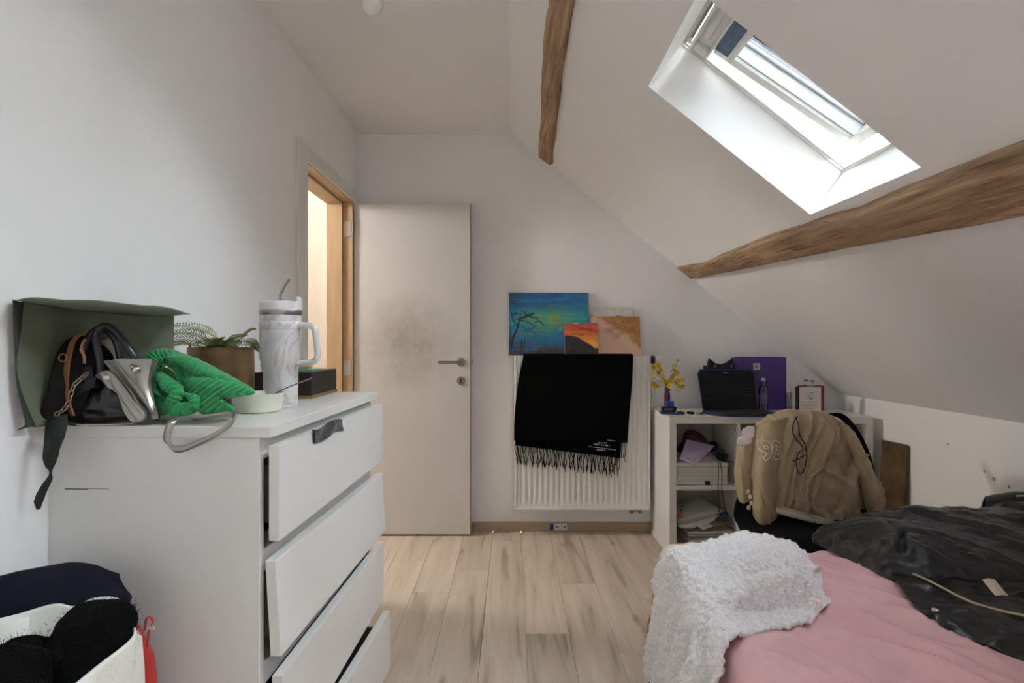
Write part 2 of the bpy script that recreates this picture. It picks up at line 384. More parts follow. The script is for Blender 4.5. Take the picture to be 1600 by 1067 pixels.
# roof windows
CREAM = M('window_white', 'd9d8d2', .4); GLASS = glass_mat('pane_glass'); LEAD = M('gasket_grey', '8c8c90', .6); CLAD = M('outer_cladding', 'b3b3b4', .5)
def ring(mb, a0, a1, b0, b1, w, t0, t1, T):
    mb.box(a0, a0+w, b0, b1, t0, t1, T); mb.box(a1-w, a1, b0, b1, t0, t1, T)
    mb.box(a0+w, a1-w, b0, b0+w, t0, t1, T); mb.box(a0+w, a1-w, b1-w, b1, t0, t1, T)
def roof_window(name, u0, u1, v0, v1, GLASS=GLASS):
    r = thing(name, S((u0+u1)/2, (v0+v1)/2, .2), kind='structure')
    m = MB(); ring(m, u0-.01, u1+.01, v0-.01, v1+.01, .022, .196, .31, T); m.obj('frame', CREAM, r, bevel=.002)
    m = MB(); m.box(u0+.003, u1-.003, v1-.006, v1-.001, .188, .197, T); m.box(u0+.003, u1-.003, v0+.001, v0+.006, .188, .197, T); m.box(u1-.006, u1-.001, v0, v1, .188, .197, T)
    m.obj('lining_bead', CREAM, r)
    tilt = lambda u, v, t: S(u, v, t+max(0, u-u0-.105)*.07)
    sash = MB(); ring(sash, u0+.105, u1-.038, v0+.036, v1-.036, .036, .212, .226, tilt); ring(sash, u0+.105, u1-.038, v0+.046, v1-.046, .030, .226, .30, tilt)
    so = sash.obj('sash', CREAM, r, bevel=.002)
    g = MB(); ring(g, u0+.133, u1-.066, v0+.074, v1-.074, .006, .272, .279, tilt); g.obj('gasket', LEAD, so)
    MB().box(u0+.134, u1-.067, v0+.075, v1-.075, .279, .285, tilt).obj('pane', GLASS, so)
    g = MB(); ring(g, u0+.09, u1-.015, v0+.02, v1-.02, .052, .302, .335, tilt); g.obj('outer_cladding', CLAD, so, bevel=.002)
    # ventilation flap at the top: a moulded bar with a hollow face
    m = MB(); a0, a1, c0, c1 = u0+.026, u0+.104, v0+.012, v1-.012
    m.box(a0, a1, c0, c1, .206, .24, T)
    m.box(a0, a0+.014, c0, c1, .190, .206, T); m.box(a1-.01, a1, c0, c1, .190, .206, T); m.box(a0+.014, a1-.01, c0, c0+.045, .190, .206, T); m.box(a0+.014, a1-.01, c1-.045, c1, .190, .206, T)
    fl = m.obj('ventilation_flap', CREAM, r, bevel=.006)
    MB().box(a0+.024, a0+.046, c0+.08, c1-.08, .198, .207, T).obj('flap_grip', CREAM, fl, bevel=.003)
    m = MB(); m.box(u0+.0105, u0+.0225, v0+.012, v1-.03, .2, .215, T); m.obj('vent_rail', M('vent_alu', '8f918f', .4, .8), r)
    MB().box(u0+.0035, u0+.0265, v1-.05, v1-.028, .19, .21, T).obj('end_cap', CREAM, r, bevel=.002)
    # blind, nearly rolled up
    bl = MB().box(u0+.105, u0+.156, v0+.070, v1-.070, .2065, .2095, tilt).obj('blind', M('blind_blue', '5f7088', .8, var=.12, vs=60), r)
    m = MB(); m.box(u0+.156, u0+.18, v0+.066, v1-.066, .203, .2115, tilt); m.box(u0+.16, u0+.167, v0+.066, v1-.066, .200, .203, tilt); m.obj('blind_bar', CREAM, bl, bevel=.002)
TINTED = glass_mat('dimming_glass', (.30, .305, .31))  # pane darkened to dim the daylight on the window reveal
roof_window('window_1', *SKY1, GLASS=TINTED); roof_window('added_window_2', *FILL_SKY2, GLASS=glass_mat('tinted_glass', (.72, .73, .73))); roof_window('added_window_3', *FILL_SKY3)  # second and third windows are added, out of view, for fill daylight

# old roof timbers
BEAM = bpy.data.materials.new('old_timber'); BEAM.use_nodes = True
N = BEAM.node_tree.nodes; L = BEAM.node_tree.links; b = N['Principled BSDF']; b.inputs['Roughness'].default_value = .8
tc = N.new('ShaderNodeTexCoord'); mp = N.new('ShaderNodeMapping'); mp.inputs['Scale'].default_value = (22, 1.7, 22); L.new(tc.outputs['Object'], mp.inputs[0])
n1 = N.new('ShaderNodeTexNoise'); n1.inputs['Scale'].default_value = 1.5; n1.inputs['Detail'].default_value = 9; n1.inputs['Roughness'].default_value = .65; n1.inputs['Distortion'].default_value = .8; L.new(mp.outputs[0], n1.inputs[0])
r = N.new('ShaderNodeValToRGB'); L.new(n1.outputs[0], r.inputs[0]); r.color_ramp.elements[0].position = .25; r.color_ramp.elements[0].color = (*lin('5f4735'), 1); r.color_ramp.elements[1].position = .72; r.color_ramp.elements[1].color = (*lin('c4a888'), 1)
e = r.color_ramp.elements.new(.48); e.color = (*lin('9f8062'), 1)
n2 = N.new('ShaderNodeTexNoise'); n2.inputs['Scale'].default_value = 55; n2.inputs['Detail'].default_value = 4; L.new(tc.outputs['Object'], n2.inputs[0])
ad = N.new('ShaderNodeMath'); L.new(n1.outputs[0], ad.inputs[0]); L.new(n2.outputs[0], ad.inputs[1])
mpc = N.new('ShaderNodeMapping'); mpc.inputs['Scale'].default_value = (30, 1.6, 30); L.new(tc.outputs['Object'], mpc.inputs[0])
n4 = N.new('ShaderNodeTexNoise'); n4.inputs['Scale'].default_value = 1.3; n4.inputs['Detail'].default_value = 5; n4.inputs['Distortion'].default_value = 2.2; L.new(mpc.outputs[0], n4.inputs[0])
rc = N.new('ShaderNodeValToRGB'); L.new(n4.outputs[0], rc.inputs[0]); rc.color_ramp.elements[0].position = .33; rc.color_ramp.elements[0].color = (.25, .2, .17, 1); rc.color_ramp.elements[1].position = .41; rc.color_ramp.elements[1].color = (1, 1, 1, 1)
mxc = N.new('ShaderNodeMix'); mxc.data_type = 'RGBA'; mxc.blend_type = 'MULTIPLY'; mxc.inputs[0].default_value = .8; L.new(r.outputs[0], mxc.inputs['A']); L.new(rc.outputs[0], mxc.inputs['B'])
L.new(mxc.outputs['Result'], b.inputs['Base Color']); bp = N.new('ShaderNodeBump'); bp.inputs['Strength'].default_value = .5; bp.inputs['Distance'].default_value = .008; L.new(ad.outputs[0], bp.inputs['Height']); L.new(bp.outputs[0], b.inputs['Normal'])
def beam(stations, label, seed):
    st_ = np.array(stations, float); ys = np.linspace(st_[0, 0], st_[-1, 0], 150); G = []
    I = [np.interp(ys, st_[:, 0], st_[:, c]) for c in (1, 2, 3)]
    for k, y in enumerate(ys):
        u0, u1, d = (q[k] for q in I); w = u1-u0; row = []
        prof = [(0, .03), (0, 0)]+[(0, -q) for q in (.35, .7)]+[(.05, -.93), (.14, -1), (.38, -1.0), (.62, -1), (.86, -1), (.95, -.93)]+[(1, -.7), (1, -.35), (1, 0), (1, .03)]
        for a, t in prof:
            uu = u0+w*a; tt = .03 if t == .03 else t*d
            q = np.array([uu*13, y*3.1, tt*13]); off = fbm(q[None], seed, 4)[0]
            row.append(S(uu+(off*.009 if t not in (.03,) else 0)*(.4+.6*abs(a-.5)*2), y, tt+(off*.006 if t < 0 else 0)))
        G.append(row)
    m = MB(); m.grid(np.array(G), wrap_v=True); n = len(prof); m.f.append(tuple(range(n))[::-1]); k = (len(ys)-1)*n; m.f.append(tuple(range(k, k+n)))
    o = m.obj('ceiling_beam', BEAM, smooth=50); o['_o'] = [0, 0, 0]; return base_tag(o, label, 'beam')
beam([(.2, 1.395, 1.60, .075), (1.2, 1.395, 1.562, .060), (1.45, 1.397, 1.552, .054), (1.7, 1.402, 1.535, .050), (2.0, 1.385, 1.520, .042), (2.4, 1.372, 1.497, .036), (2.8, 1.370, 1.478, .034), (3.1, 1.378, 1.462, .026), (3.3, 1.352, 1.452, .022), (3.45, 1.325, 1.442, .018)],
     'long rough oak beam running under the roof window towards the right', 3)
beam([(1.33, .172, .282, .036), (1.85, .182, .280, .034), (2.2, .188, .284, .034), (2.6, .210, .300, .030), (3.0, .225, .315, .028), (3.38, .243, .330, .026)],
     'narrow weathered oak beam at the top of the sloping ceiling, left of the roof window', 11)

# bare bulb
bc = np.array([-.465, 1.855, 2.305])
bt = thing('pendant_bulb', (bc[0], bc[1], bc[2]-.035), 'opal white globe bulb hanging from the flat ceiling', 'lamp')
a = np.linspace(-90, 62, 18); MB().lathe([(max(.0005, .036*math.cos(math.radians(q))), .036*math.sin(math.radians(q))) for q in a]+[(.014, .045)], bc, 28).obj('bulb', M('opal_glass', 'f0efec', .25, coat=.4), bt, smooth=True)
MB().lathe([(.014, .043), (.019, .047), (.019, .085), (.008, .095)], bc, 20).obj('lamp_holder', M('white_plastic', 'd9d7d2', .4), bt, smooth=40)
MB().tube([bc+(0, 0, .09), (bc[0], bc[1], ZC-.01)], .003, 8).obj('cord', M('white_plastic', 'd9d7d2', .4), bt)
MB().lathe([(.035, -.018), (.04, -.01), (.04, 0)], (bc[0], bc[1], ZC), 20).obj('ceiling_rose', M('white_plastic', 'd9d7d2', .4), bt)
# ------------------------------------------------------------------ chest of drawers
EX = np.array([.9993, -.0369, 0]); EY = np.array([.0369, .9993, 0]); DB = np.array([-.9655, 1.160, 0])
TD = lambda x, y, z: tuple(DB+EX*x+EY*y+np.array([0, 0, z]))
DT = 1.006
dr = thing('chest_of_drawers', TD(.23, .39, 0), 'white four drawer chest against the left wall with drawers not quite shut', 'chest of drawers')
DW = M('chest_white', 'dddbd8', .3, var=.012, vs=2)
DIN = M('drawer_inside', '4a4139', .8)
m = MB(); m.box(0, .447, 0, .020, 0, .982, TD); m.box(0, .447, .766, .786, 0, .982, TD); m.box(0, .012, .02, .766, .03, .982, TD)
for z in (.955, .7195, .482, .2455, .02): m.box(.395, .447, .02, .766, z-.02, z+.027 if z < .95 else .982, TD)
m.obj('carcass', DW, dr, bevel=.0015)
MB().box(-.001, .472, -.004, .791, .982, DT, TD).obj('top', DW, dr, bevel=.002)
for k, (zt, zb, x0, tilt, yaw) in enumerate(((.965, .768, .4635, 0, .004), (.7275, .530, .4555, .012, .012), (.490, .292, .4700, .0, .002), (.2525, .052, .466, .0, .028))):
    o = lambda x, y, z, zt=zt, x0=x0, tilt=tilt, yaw=yaw: TD(x+x0+tilt*(zt-z)/(.2)+yaw*(y/.78), y, z)
    bx = MB(); zb2 = zb+.03; z2 = zt-.045
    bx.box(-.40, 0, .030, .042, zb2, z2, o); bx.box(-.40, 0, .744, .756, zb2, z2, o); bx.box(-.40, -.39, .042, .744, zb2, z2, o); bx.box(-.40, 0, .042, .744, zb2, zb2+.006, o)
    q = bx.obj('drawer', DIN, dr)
    MB().box(0, .0225, .006, .781, zb, zt, o).obj('drawer_front', DW, q, bevel=.0015)
sc = MB(); sc.box(.035, .085, -.0004, .001, .872, .8745, TD); sc.box(.085, .13, -.0003, .001, .8735, .8745, TD)
sc.obj('scratch', M('scratch_grey', '6f6a66', .8), dr)
# black cloth pinched in the top drawer
r = np.array([[TD(.4895+.0025*math.sin(i*1.9+j*1.3), .168+.040*i+.004*j, .972-.011*j-.004*math.sin(i*1.4)) for j in range(4)] for i in range(6)])
m = MB(); surf(m, r, 40, 16, lambda U, V, G: .002+.0025*np.abs(fbm(G*70, 5)), .004, (0, 0, 1)); base_tag(m.obj('cloth_scrap', M('black_velvet', '17161a', .7, sheen=.3), smooth=True), 'scrap of black cloth pinched in the top drawer of the white chest', 'cloth')

# ------------------------------------------------------------------ shelf unit
SY0, SY1, SX0, SX1, SZ = 3.05, 3.44, .863, 1.979, .768
sh = thing('shelf_unit', ((SX0+SX1)/2, (SY0+SY1)/2, 0), 'low white cube shelf standing against the back wall right of the radiator', 'shelf')
SWH = M('shelf_white', 'd9d6d1', .4, var=.012, vs=3)
MB().box(SX0, SX1, SY0, SY1, SZ-.038, SZ).obj('top_panel', SWH, sh, bevel=.0015)
MB().box(SX0, SX1, SY0, SY1, .0, .038).obj('bottom_panel', SWH, sh, bevel=.0015)
for x in (SX0, SX1-.038): MB().box(x, x+.038, SY0, SY1, .038, SZ-.038).obj('side_panel', SWH, sh, bevel=.001)
cw = (SX1-SX0-.076-2*.016)/3
for k in (1, 2): x = SX0+.038+k*cw+(k-1)*.016; MB().box(x, x+.016, SY0+.002, SY1, .038, SZ-.038).obj('divider', SWH, sh)
for k in range(3): x = SX0+.038+k*(cw+.016); MB().box(x, x+cw, SY0+.002, SY1, .364, .386).obj('shelf_board', SWH, sh)
MB().box(SX0+.01, SX1-.01, SY1, SY1+.006, .02, SZ-.02).obj('back_panel', SWH, sh)
MB().box(SX0-.004, SX0, SY0+.01, SY1, 0, .03).obj('base_strip', SWH, sh)
pg = MB()
for z in (.70, .69): pg.lathe([(.004, 0), (.004, -.002)], (SX0+.038+cw, SY0+.03, z), 8, axis='x')
pg.obj('peg_hole', M('dark_hole', '2a2622', .7), sh)

# ------------------------------------------------------------------ radiator
RX0, RX1, RY0, RY1, RZ0, RZ1 = .014, .834, 3.360, 3.455, .163, 1.093
rd = thing('radiator', ((RX0+RX1)/2, RY1, RZ0), 'white ribbed panel radiator on the back wall, scarf hung over it', 'radiator')
RW = M('radiator_white', 'e4e2de', .35)
nx, nz = 24*12+1, 60
xs = np.linspace(RX0+.012, RX1-.012, nx); zs = np.linspace(RZ0+.012, RZ1-.012, nz)
ph = (xs-xs[0])/(xs[-1]-xs[0])*24; wv = np.clip(np.abs((ph % 1)-.5)*2*1.9-.55, 0, 1); wv = wv*wv*(3-2*wv)
fade = np.clip((zs-RZ0-.040)/.012, 0, 1)*np.clip((RZ1-.040-zs)/.012, 0, 1)
G = np.stack(np.broadcast_arrays(xs[None, :], RY0+.004+.0075*wv[None, :]*fade[:, None], zs[:, None]), -1)
m = MB(); m.grid(G); m.obj('front_panel', RW, rd, smooth=50)
m = MB()
m.box(RX0, RX0+.013, RY0, RY1, RZ0, RZ1); m.box(RX1-.013, RX1, RY0, RY1, RZ0, RZ1); m.box(RX0+.013, RX1-.013, RY0, RY0+.02, RZ0, RZ0+.013); m.box(RX0+.013, RX1-.013, RY0, RY0+.02, RZ1-.013, RZ1)
m.obj('side_cover', RW, rd, bevel=.002)
m = MB()
for k in range(24): x = RX0+.02+k*.033; m.box(x, x+.02, RY0+.022, RY1-.005, RZ1-.004, RZ1)
m.box(RX0+.01, RX1-.01, RY0+.02, RY0+.028, RZ1-.004, RZ1); m.box(RX0+.01, RX1-.01, RY1-.012, RY1-.004, RZ1-.004, RZ1)
m.obj('top_grille', RW, rd)
MB().box(RX0+.012, RX1-.012, RY1-.02, RY1-.008, RZ0+.01, RZ1-.01).obj('rear_panel', RW, rd)
vy = RY0+.05; vz = 1.068
m = MB().lathe([(.011, 0), (.011, .018)], (RX1, vy, vz), 16, axis='x'); m.obj('valve_body', HM, rd, smooth=40)
v = MB().lathe([(.018, .018), (.026, .020), (.026, .034), (.022, .038)], (RX1, vy, vz), 20, axis='x').obj('valve_collar', M('valve_black', '25241f', .5), rd, smooth=40)
m = MB(); m.lathe([(.019, .038), (.022, .046), (.021, .082), (.017, .088)], (RX1, vy, vz), 22, axis='x')
for k in range(11):
    a = k/11*2*math.pi; c_ = (vy+.0215*math.cos(a), vz+.0215*math.sin(a)); m.box(RX1+.047, RX1+.082, c_[0]-.002, c_[0]+.002, c_[1]-.002, c_[1]+.002)
m.obj('thermostat_knob', M('white_plastic', 'd9d7d2', .4), v, smooth=40)
BR = M('brass_fitting', '8f7c58', .4, .8); m = MB()
for x in (.735, .785): m.tube([(x, RY0+.05, RZ0), (x, RY0+.05, RZ0-.018), (x, RY0+.05, RZ0-.034)], .011, 10); m.tube([(x, RY0+.05, RZ0-.03), (x, RY0+.075, RZ0-.036), (x, YB-.001, RZ0-.036)], .007, 8)
m.tube([(.735, RY0+.048, RZ0-.016), (.785, RY0+.048, RZ0-.016)], .008, 8)
m.obj('pipe_fitting', BR, rd, smooth=40)

# scarf over the radiator, two layers with fringes
KN = M('scarf_wool', '080808', 1, var=.3, vs=120, bump=.6, bs=260, spec=.1)
sf = thing('scarf', (.40, RY0-.02, .60), 'black wool scarf with fringes draped over the radiator', 'scarf')
def scarf_layer(pts_l, pts_r, y0, seed, name):
    z_top = RZ1+.012; rows = []
    rows.append([(pts_l[0][0], RY1-.03, RZ1+.01), (pts_r[0][0], RY1-.03, RZ1+.01)])
    rows.append([(pts_l[0][0], RY0+.02, z_top), (pts_r[0][0], RY0+.02, z_top)])
    for a, b in zip(pts_l, pts_r): rows.append([(a[0], y0, a[1]), (b[0], y0, b[1])])
    G = [[tuple(np.array(a)*(1-s)+np.array(b)*s) for s in np.linspace(0, 1, 6)] for a, b in rows]
    m = MB(); surf(m, G, 70, 60, lambda U, V, G: .003*fbm(G*np.array([16, 1, 5]), seed)*np.clip(U*4-.8, 0, 1)+.0012*vn(G*90, seed), .005, (0, -5, 1))
    return m.obj(name, KN, sf, smooth=True)
wz = lambda y, Y: EYE-(y-CY)*Y/FPX
wx = lambda x, Y: (x-CX)*Y/FPX
Yf = RY0-.013
scarf_layer([(wx(817, Yf), 1.082), (wx(809, Yf), wz(600, Yf)), (wx(804, Yf), wz(650, Yf)), (wx(803, Yf), wz(688, Yf))], [(wx(989, Yf), 1.082), (wx(987, Yf), wz(600, Yf)), (wx(983, Yf), wz(650, Yf)), (wx(980, Yf), wz(691, Yf))], Yf-.006, 2, 'upper_layer')
lo = scarf_layer([(wx(818, Yf), 1.080), (wx(810, Yf), wz(600, Yf)), (wx(806, Yf), wz(650, Yf)), (wx(805, Yf), wz(696, Yf))], [(wx(982, Yf), 1.080), (wx(980, Yf), wz(600, Yf)), (wx(974, Yf), wz(660, Yf)), (wx(969, Yf), wz(716, Yf))], Yf+.005, 4, 'lower_layer')
m = MB(); r_ = np.random.default_rng(3)
for k in range(64):
    s = k/63; x = 805+s*163; y = 695+s*20+r_.uniform(-1, 1); n = 8; ln = r_.uniform(24, 33); dx = r_.uniform(-3, 3); ph_ = r_.uniform(0, 6)
    pts = [(wx(x+dx*q+1.2*math.sin(q*5+ph_), Yf), Yf+.003+r_.uniform(-.004, .003), wz(y+ln*q, Yf)) for q in np.linspace(0, 1, n)]
    m.tube(pts, np.r_[np.full(n-2, .0024), .0032, .0016], 5)
for x in (973, 976, 978.5):
    m.tube([(wx(x+r_.uniform(-2, 1)*q-2*q, Yf), Yf-.004, wz(689+(30+r_.uniform(-6, 4))*q, Yf)) for q in np.linspace(0, 1, 7)], .0025, 5)
m.obj('fringe', KN, sf, smooth=True, kind='stuff')
# woven white lettering, worn to broken dashes as in the photograph
m = MB(); r_ = np.random.default_rng(5)
def dash(x0, x1, y0, y1, n, hgt=1.2):
    for k in range(n):
        s = (k+r_.uniform(.1, .4))/n; l = r_.uniform(.35, .8)/n; xa = x0+(x1-x0)*s; xb = xa+(x1-x0)*l; yy = y0+(y1-y0)*s
        m.box(wx(xa, Yf), wx(xb, Yf), Yf-.0135, Yf-.012, wz(yy+hgt/2, Yf), wz(yy-hgt/2, Yf)) if yy < 690 else m.box(wx(xa, Yf), wx(xb, Yf), Yf-.0045, Yf-.003, wz(yy+hgt/2, Yf), wz(yy-hgt/2, Yf))
dash(934, 948, 691.5, 692, 6, 1.4); dash(927, 953, 693.5, 696.5, 9, 1.5); dash(918, 962, 697, 703, 16, 1.1); dash(932, 946, 702.5, 703.5, 4, 1.6); dash(948, 960, 687, 688.5, 4, .7)
m.obj('woven_lettering', M('thread_white', 'd8d8d4', .8), lo)

# ------------------------------------------------------------------ bed
BX0, BX1, BY0, BY1, BZ = .474, 2.01, -.20, 1.84, .50
bd = thing('bed', ((BX0+BX1)/2, (BY0+BY1)/2, 0), 'low wide bed with a creased dusty pink sheet under the sloping ceiling', 'bed')
PINK = M('pink_cotton', 'e2b4b8', .9, var=.05, vs=9, bump=.25, bs=420, sheen=.2, det=6)
mt = MB().box(BX0+.02, BX1-.02, BY0+.02, BY1-.02, .17, .47).obj('mattress', M('mattress_white', 'd8d2c8', .8), bd, bevel=.03, seg=3)
MB().box(BX0+.03, BX1-.03, BY0+.03, BY1-.03, .05, .17).obj('bed_base', M('bed_base_grey', '5d5854', .8), bd, bevel=.005)
for x in (BX0+.08, BX1-.14):
    for y in (BY0+.08, BY1-.14): MB().box(x, x+.06, y, y+.06, 0, .05).obj('leg', M('leg_black', '22201e', .6), bd)
def sheet_fold(X, Y):
    p = np.stack([X, Y, np.zeros_like(X)], -1)
    # long creases that fan out across the bed from the far left corner
    a = np.arctan2(Y-2.6, X-.1); rr_ = np.hypot(Y-2.6, X-.1)
    f = .022*np.clip(ridge(np.stack([a*8+.35*vn(p*2.2, 9), rr_*.9, 0*X], -1), 5), 0, 1)**2.5
    f += .014*np.clip(ridge(np.stack([a*19+.3*vn(p*3, 19), rr_*1.5, 0*X], -1), 15), 0, 1)**2.5
    f += .007*fbm(p*np.array([5, 4, 1]), 3)+.0028*fbm(p*30, 8)
    for (x0, y0, x1, y1, amp, wd) in ((1.02, 1.80, 1.22, 1.40, .016, .030), (.80, 1.26, .98, 1.02, .013, .022), (.93, 1.45, 1.08, 1.28, .010, .02), (.56, 1.22, .74, .98, .010, .018), (.70, 1.32, .80, 1.12, .009, .016), (.86, 1.80, .96, 1.58, .012, .022)):
        dx, dy = x1-x0, y1-y0; t = np.clip(((X-x0)*dx+(Y-y0)*dy)/(dx*dx+dy*dy), 0, 1)
        ds = np.hypot(X-x0-dx*t+.02*vn(p*5, 2), Y-y0-dy*t); f += 1.6*amp*np.exp(-(ds/wd)**2)*np.sin(np.clip(t, .02, .98)*math.pi)**.6
    lim = np.where((Y > 1.17+(X-.47)*.72) & (X < .86), .004, np.where(X > 1.0+.16*np.abs(Y-1.36), .004, .035))
    return np.minimum(f-.006, lim)
nu, nv = 330, 420; a = np.linspace(-1.14, 1.14, nu); bq = np.linspace(-1.10, 1.10, nv)
A, B = np.meshgrid(a, bq, indexing='ij')
def edge(t, half, lim=.30, R=.045):      # arc length -> (offset, drop) with rounded shoulder
    s = np.abs(t)*half-half+R; x = np.where(s < 0, np.abs(t)*half, half-R+R*np.sin(np.clip(s/R, 0, math.pi/2))); z = np.where(s < 0, 0, R-R*np.cos(np.clip(s/R, 0, math.pi/2)))
    z = z+np.clip(s-R*math.pi/2, 0, 1)*1.0; return np.sign(t)*x, z
hx2, hy2 = (BX1-BX0)/2, (BY1-BY0)/2
a2 = np.linspace(-(hx2+.30)/hx2, (hx2+.30)/hx2, nu); b2 = np.linspace(-(hy2+.30)/hy2, (hy2+.30)/hy2, nv)
A, B = np.meshgrid(a2, b2, indexing='ij'); ox, zx = edge(A, hx2); oy, zy = edge(B, hy2)
cf_ = np.clip((np.abs(ox)-(hx2-.09))/.09, 0, 1)*np.clip((np.abs(oy)-(hy2-.09))/.09, 0, 1)*.032
X = (BX0+BX1)/2+ox-np.sign(ox)*cf_; Y = (BY0+BY1)/2+oy-np.sign(oy)*cf_; Z = BZ-np.maximum(zx, zy)*.97
top = np.clip(1-np.maximum(zx, zy)/.05, 0, 1); f = sheet_fold(X, Y); side = 1-top
X = X+np.sign(ox)*side*(zx > zy)*(.010*fbm(np.stack([X*0, Y*9, Z*3], -1), 6)); Y = Y+side*(zy >= zx)*.008*fbm(np.stack([X*9, Y*0, Z*3], -1), 7)
Z = Z+f*top; Z = np.maximum(Z, .2)
MB().grid(np.stack([X, Y, Z], -1)).obj('fitted_sheet', PINK, bd, smooth=True)

# ------------------------------------------------------------------ fleece blanket over the corner of the bed
bl = thing('fleece_blanket', (.6, 1.5, .1), 'crumpled white curly fleece blanket thrown over the far left corner of the bed', 'blanket')
SH = M('sherpa_white', 'e9e7e8', .95, var=.10, vs=130, bump=.8, bs=170, sheen=.4)
ctrl = [
 [(.432, 1.745, .05), (.440, 1.755, .28), (.500, 1.795, .480), (.580, 1.825, .503), (.680, 1.832, .512), (.785, 1.790, .556), (.832, 1.760, .535)],
 [(.428, 1.68, .04), (.436, 1.69, .30), (.486, 1.70, .525), (.580, 1.72, .550), (.690, 1.72, .562), (.800, 1.685, .560), (.862, 1.645, .525)],
 [(.425, 1.58, .04), (.433, 1.59, .30), (.482, 1.60, .540), (.580, 1.61, .560), (.690, 1.60, .572), (.800, 1.575, .566), (.845, 1.560, .515)],
 [(.422, 1.48, .04), (.430, 1.49, .30), (.478, 1.49, .535), (.580, 1.50, .528), (.690, 1.49, .530), (.765, 1.462, .540), (.815, 1.440, .512)],
 [(.422, 1.38, .04), (.430, 1.39, .30), (.474, 1.375, .540), (.560, 1.388, .572), (.660, 1.408, .588), (.735, 1.418, .582), (.785, 1.402, .514)],
 [(.425, 1.29, .05), (.428, 1.30, .30), (.470, 1.310, .515), (.560, 1.355, .517), (.655, 1.388, .516), (.720, 1.392, .515), (.755, 1.375, .506)],
 [(.440, 1.20, .06), (.442, 1.20, .30), (.474, 1.215, .508), (.540, 1.275, .508), (.615, 1.305, .508), (.665, 1.322, .508), (.715, 1.342, .505)],
]
def ridge_line(G, pts, amp, wd, back=0):
    d = np.full(G.shape[:2], 9.0); sd = np.zeros(G.shape[:2])
    for (x0, y0), (x1, y1) in zip(pts, pts[1:]):
        dx, dy = x1-x0, y1-y0; t = np.clip(((G[..., 0]-x0)*dx+(G[..., 1]-y0)*dy)/(dx*dx+dy*dy), 0, 1)
        q = np.hypot(G[..., 0]-x0-dx*t, G[..., 1]-y0-dy*t); s = np.sign((G[..., 0]-x0)*dy-(G[..., 1]-y0)*dx); m_ = q < d; d = np.where(m_, q, d); sd = np.where(m_, s, sd)
    w_ = np.where(sd > 0, wd*.45, wd*1.2)         # steep towards the camera
    return amp*np.exp(-(d/w_)**2)-back*np.exp(-((d-wd*.9)/(wd*.6))**2)*(sd > 0)
def sherpa(U, V, G):
    d = .010*fbm(G*np.array([7, 7, 5]), 31); q = G+.012*np.stack([vn(G*9, 41), vn(G*9, 42), 0*U], -1)
    d = d+ridge_line(q, [(.80, 1.435), (.70, 1.44), (.60, 1.415), (.53, 1.36), (.48, 1.28), (.44, 1.20)], .012, .030, .006)
    d = d+ridge_line(q, [(.86, 1.55), (.74, 1.58), (.62, 1.55), (.53, 1.47), (.47, 1.38)], .028, .035, .010)+ridge_line(q, [(.84, 1.66), (.72, 1.70), (.60, 1.68), (.50, 1.60)], .026, .03, .008)
    hang = np.clip((.50-G[..., 2])/.1, 0, 1)
    d = d+hang*.018*np.sin((G[..., 1]+.30*(G[..., 2]-.5))*55+2*vn(G*6, 3))
    return d+.004+.0055*vn(G*85, 33)+.0042*vn(G*175, 34)
m = MB(); surf(m, ctrl, 380, 380, sherpa, .012, (0, 0, 3)); m.obj('fleece_side', SH, bl, smooth=True)
# printed reverse side, showing where the far corner is turned back
def paint(name, rough=.8, **k): return M(name, 'ffffff', rough, attr='paint', **k)
ctrl = [[(.422, 1.775, .10), (.440, 1.80, .28), (.478, 1.835, .43), (.515, 1.862, .488), (.60, 1.868, .500)],
        [(.420, 1.765, .10), (.437, 1.785, .29), (.470, 1.815, .44), (.510, 1.845, .502), (.60, 1.850, .514)],
        [(.420, 1.75, .10), (.435, 1.765, .30), (.464, 1.79, .45), (.510, 1.815, .512), (.60, 1.82, .520)],
        [(.424, 1.72, .10), (.440, 1.73, .30), (.470, 1.75, .44), (.520, 1.77, .505), (.60, 1.78, .510)]]
m = MB(); nG = 60; G = surf(m, ctrl, nG, nG, lambda U, V, G: .004*fbm(G*9, 51), .008, (0, 0, 3))
c = np.zeros((nG, nG, 3)); c[:] = lin('d9d3c6'); ns = fbm(G*16, 61)
q = (np.hypot((G[..., 0]-.545)/.035, (G[..., 1]-1.86)/.05)+.3*ns) < 1; c[q] = lin('c9813f')
q = (np.abs(G[..., 2]-.37+.3*(G[..., 1]-1.80)+.03*ns) < .035); c[q] = lin('b89a62')
q = (np.abs(G[..., 2]-.455+.02*ns) < .010); c[q] = lin('a9a793')
q = (G[..., 2] < .31+.02*ns); c[q] = lin('a9675a')
m.obj('printed_side', paint('printed_fleece'), bl, smooth=True, colors=np.vstack([c.reshape(-1, 3)]*2))

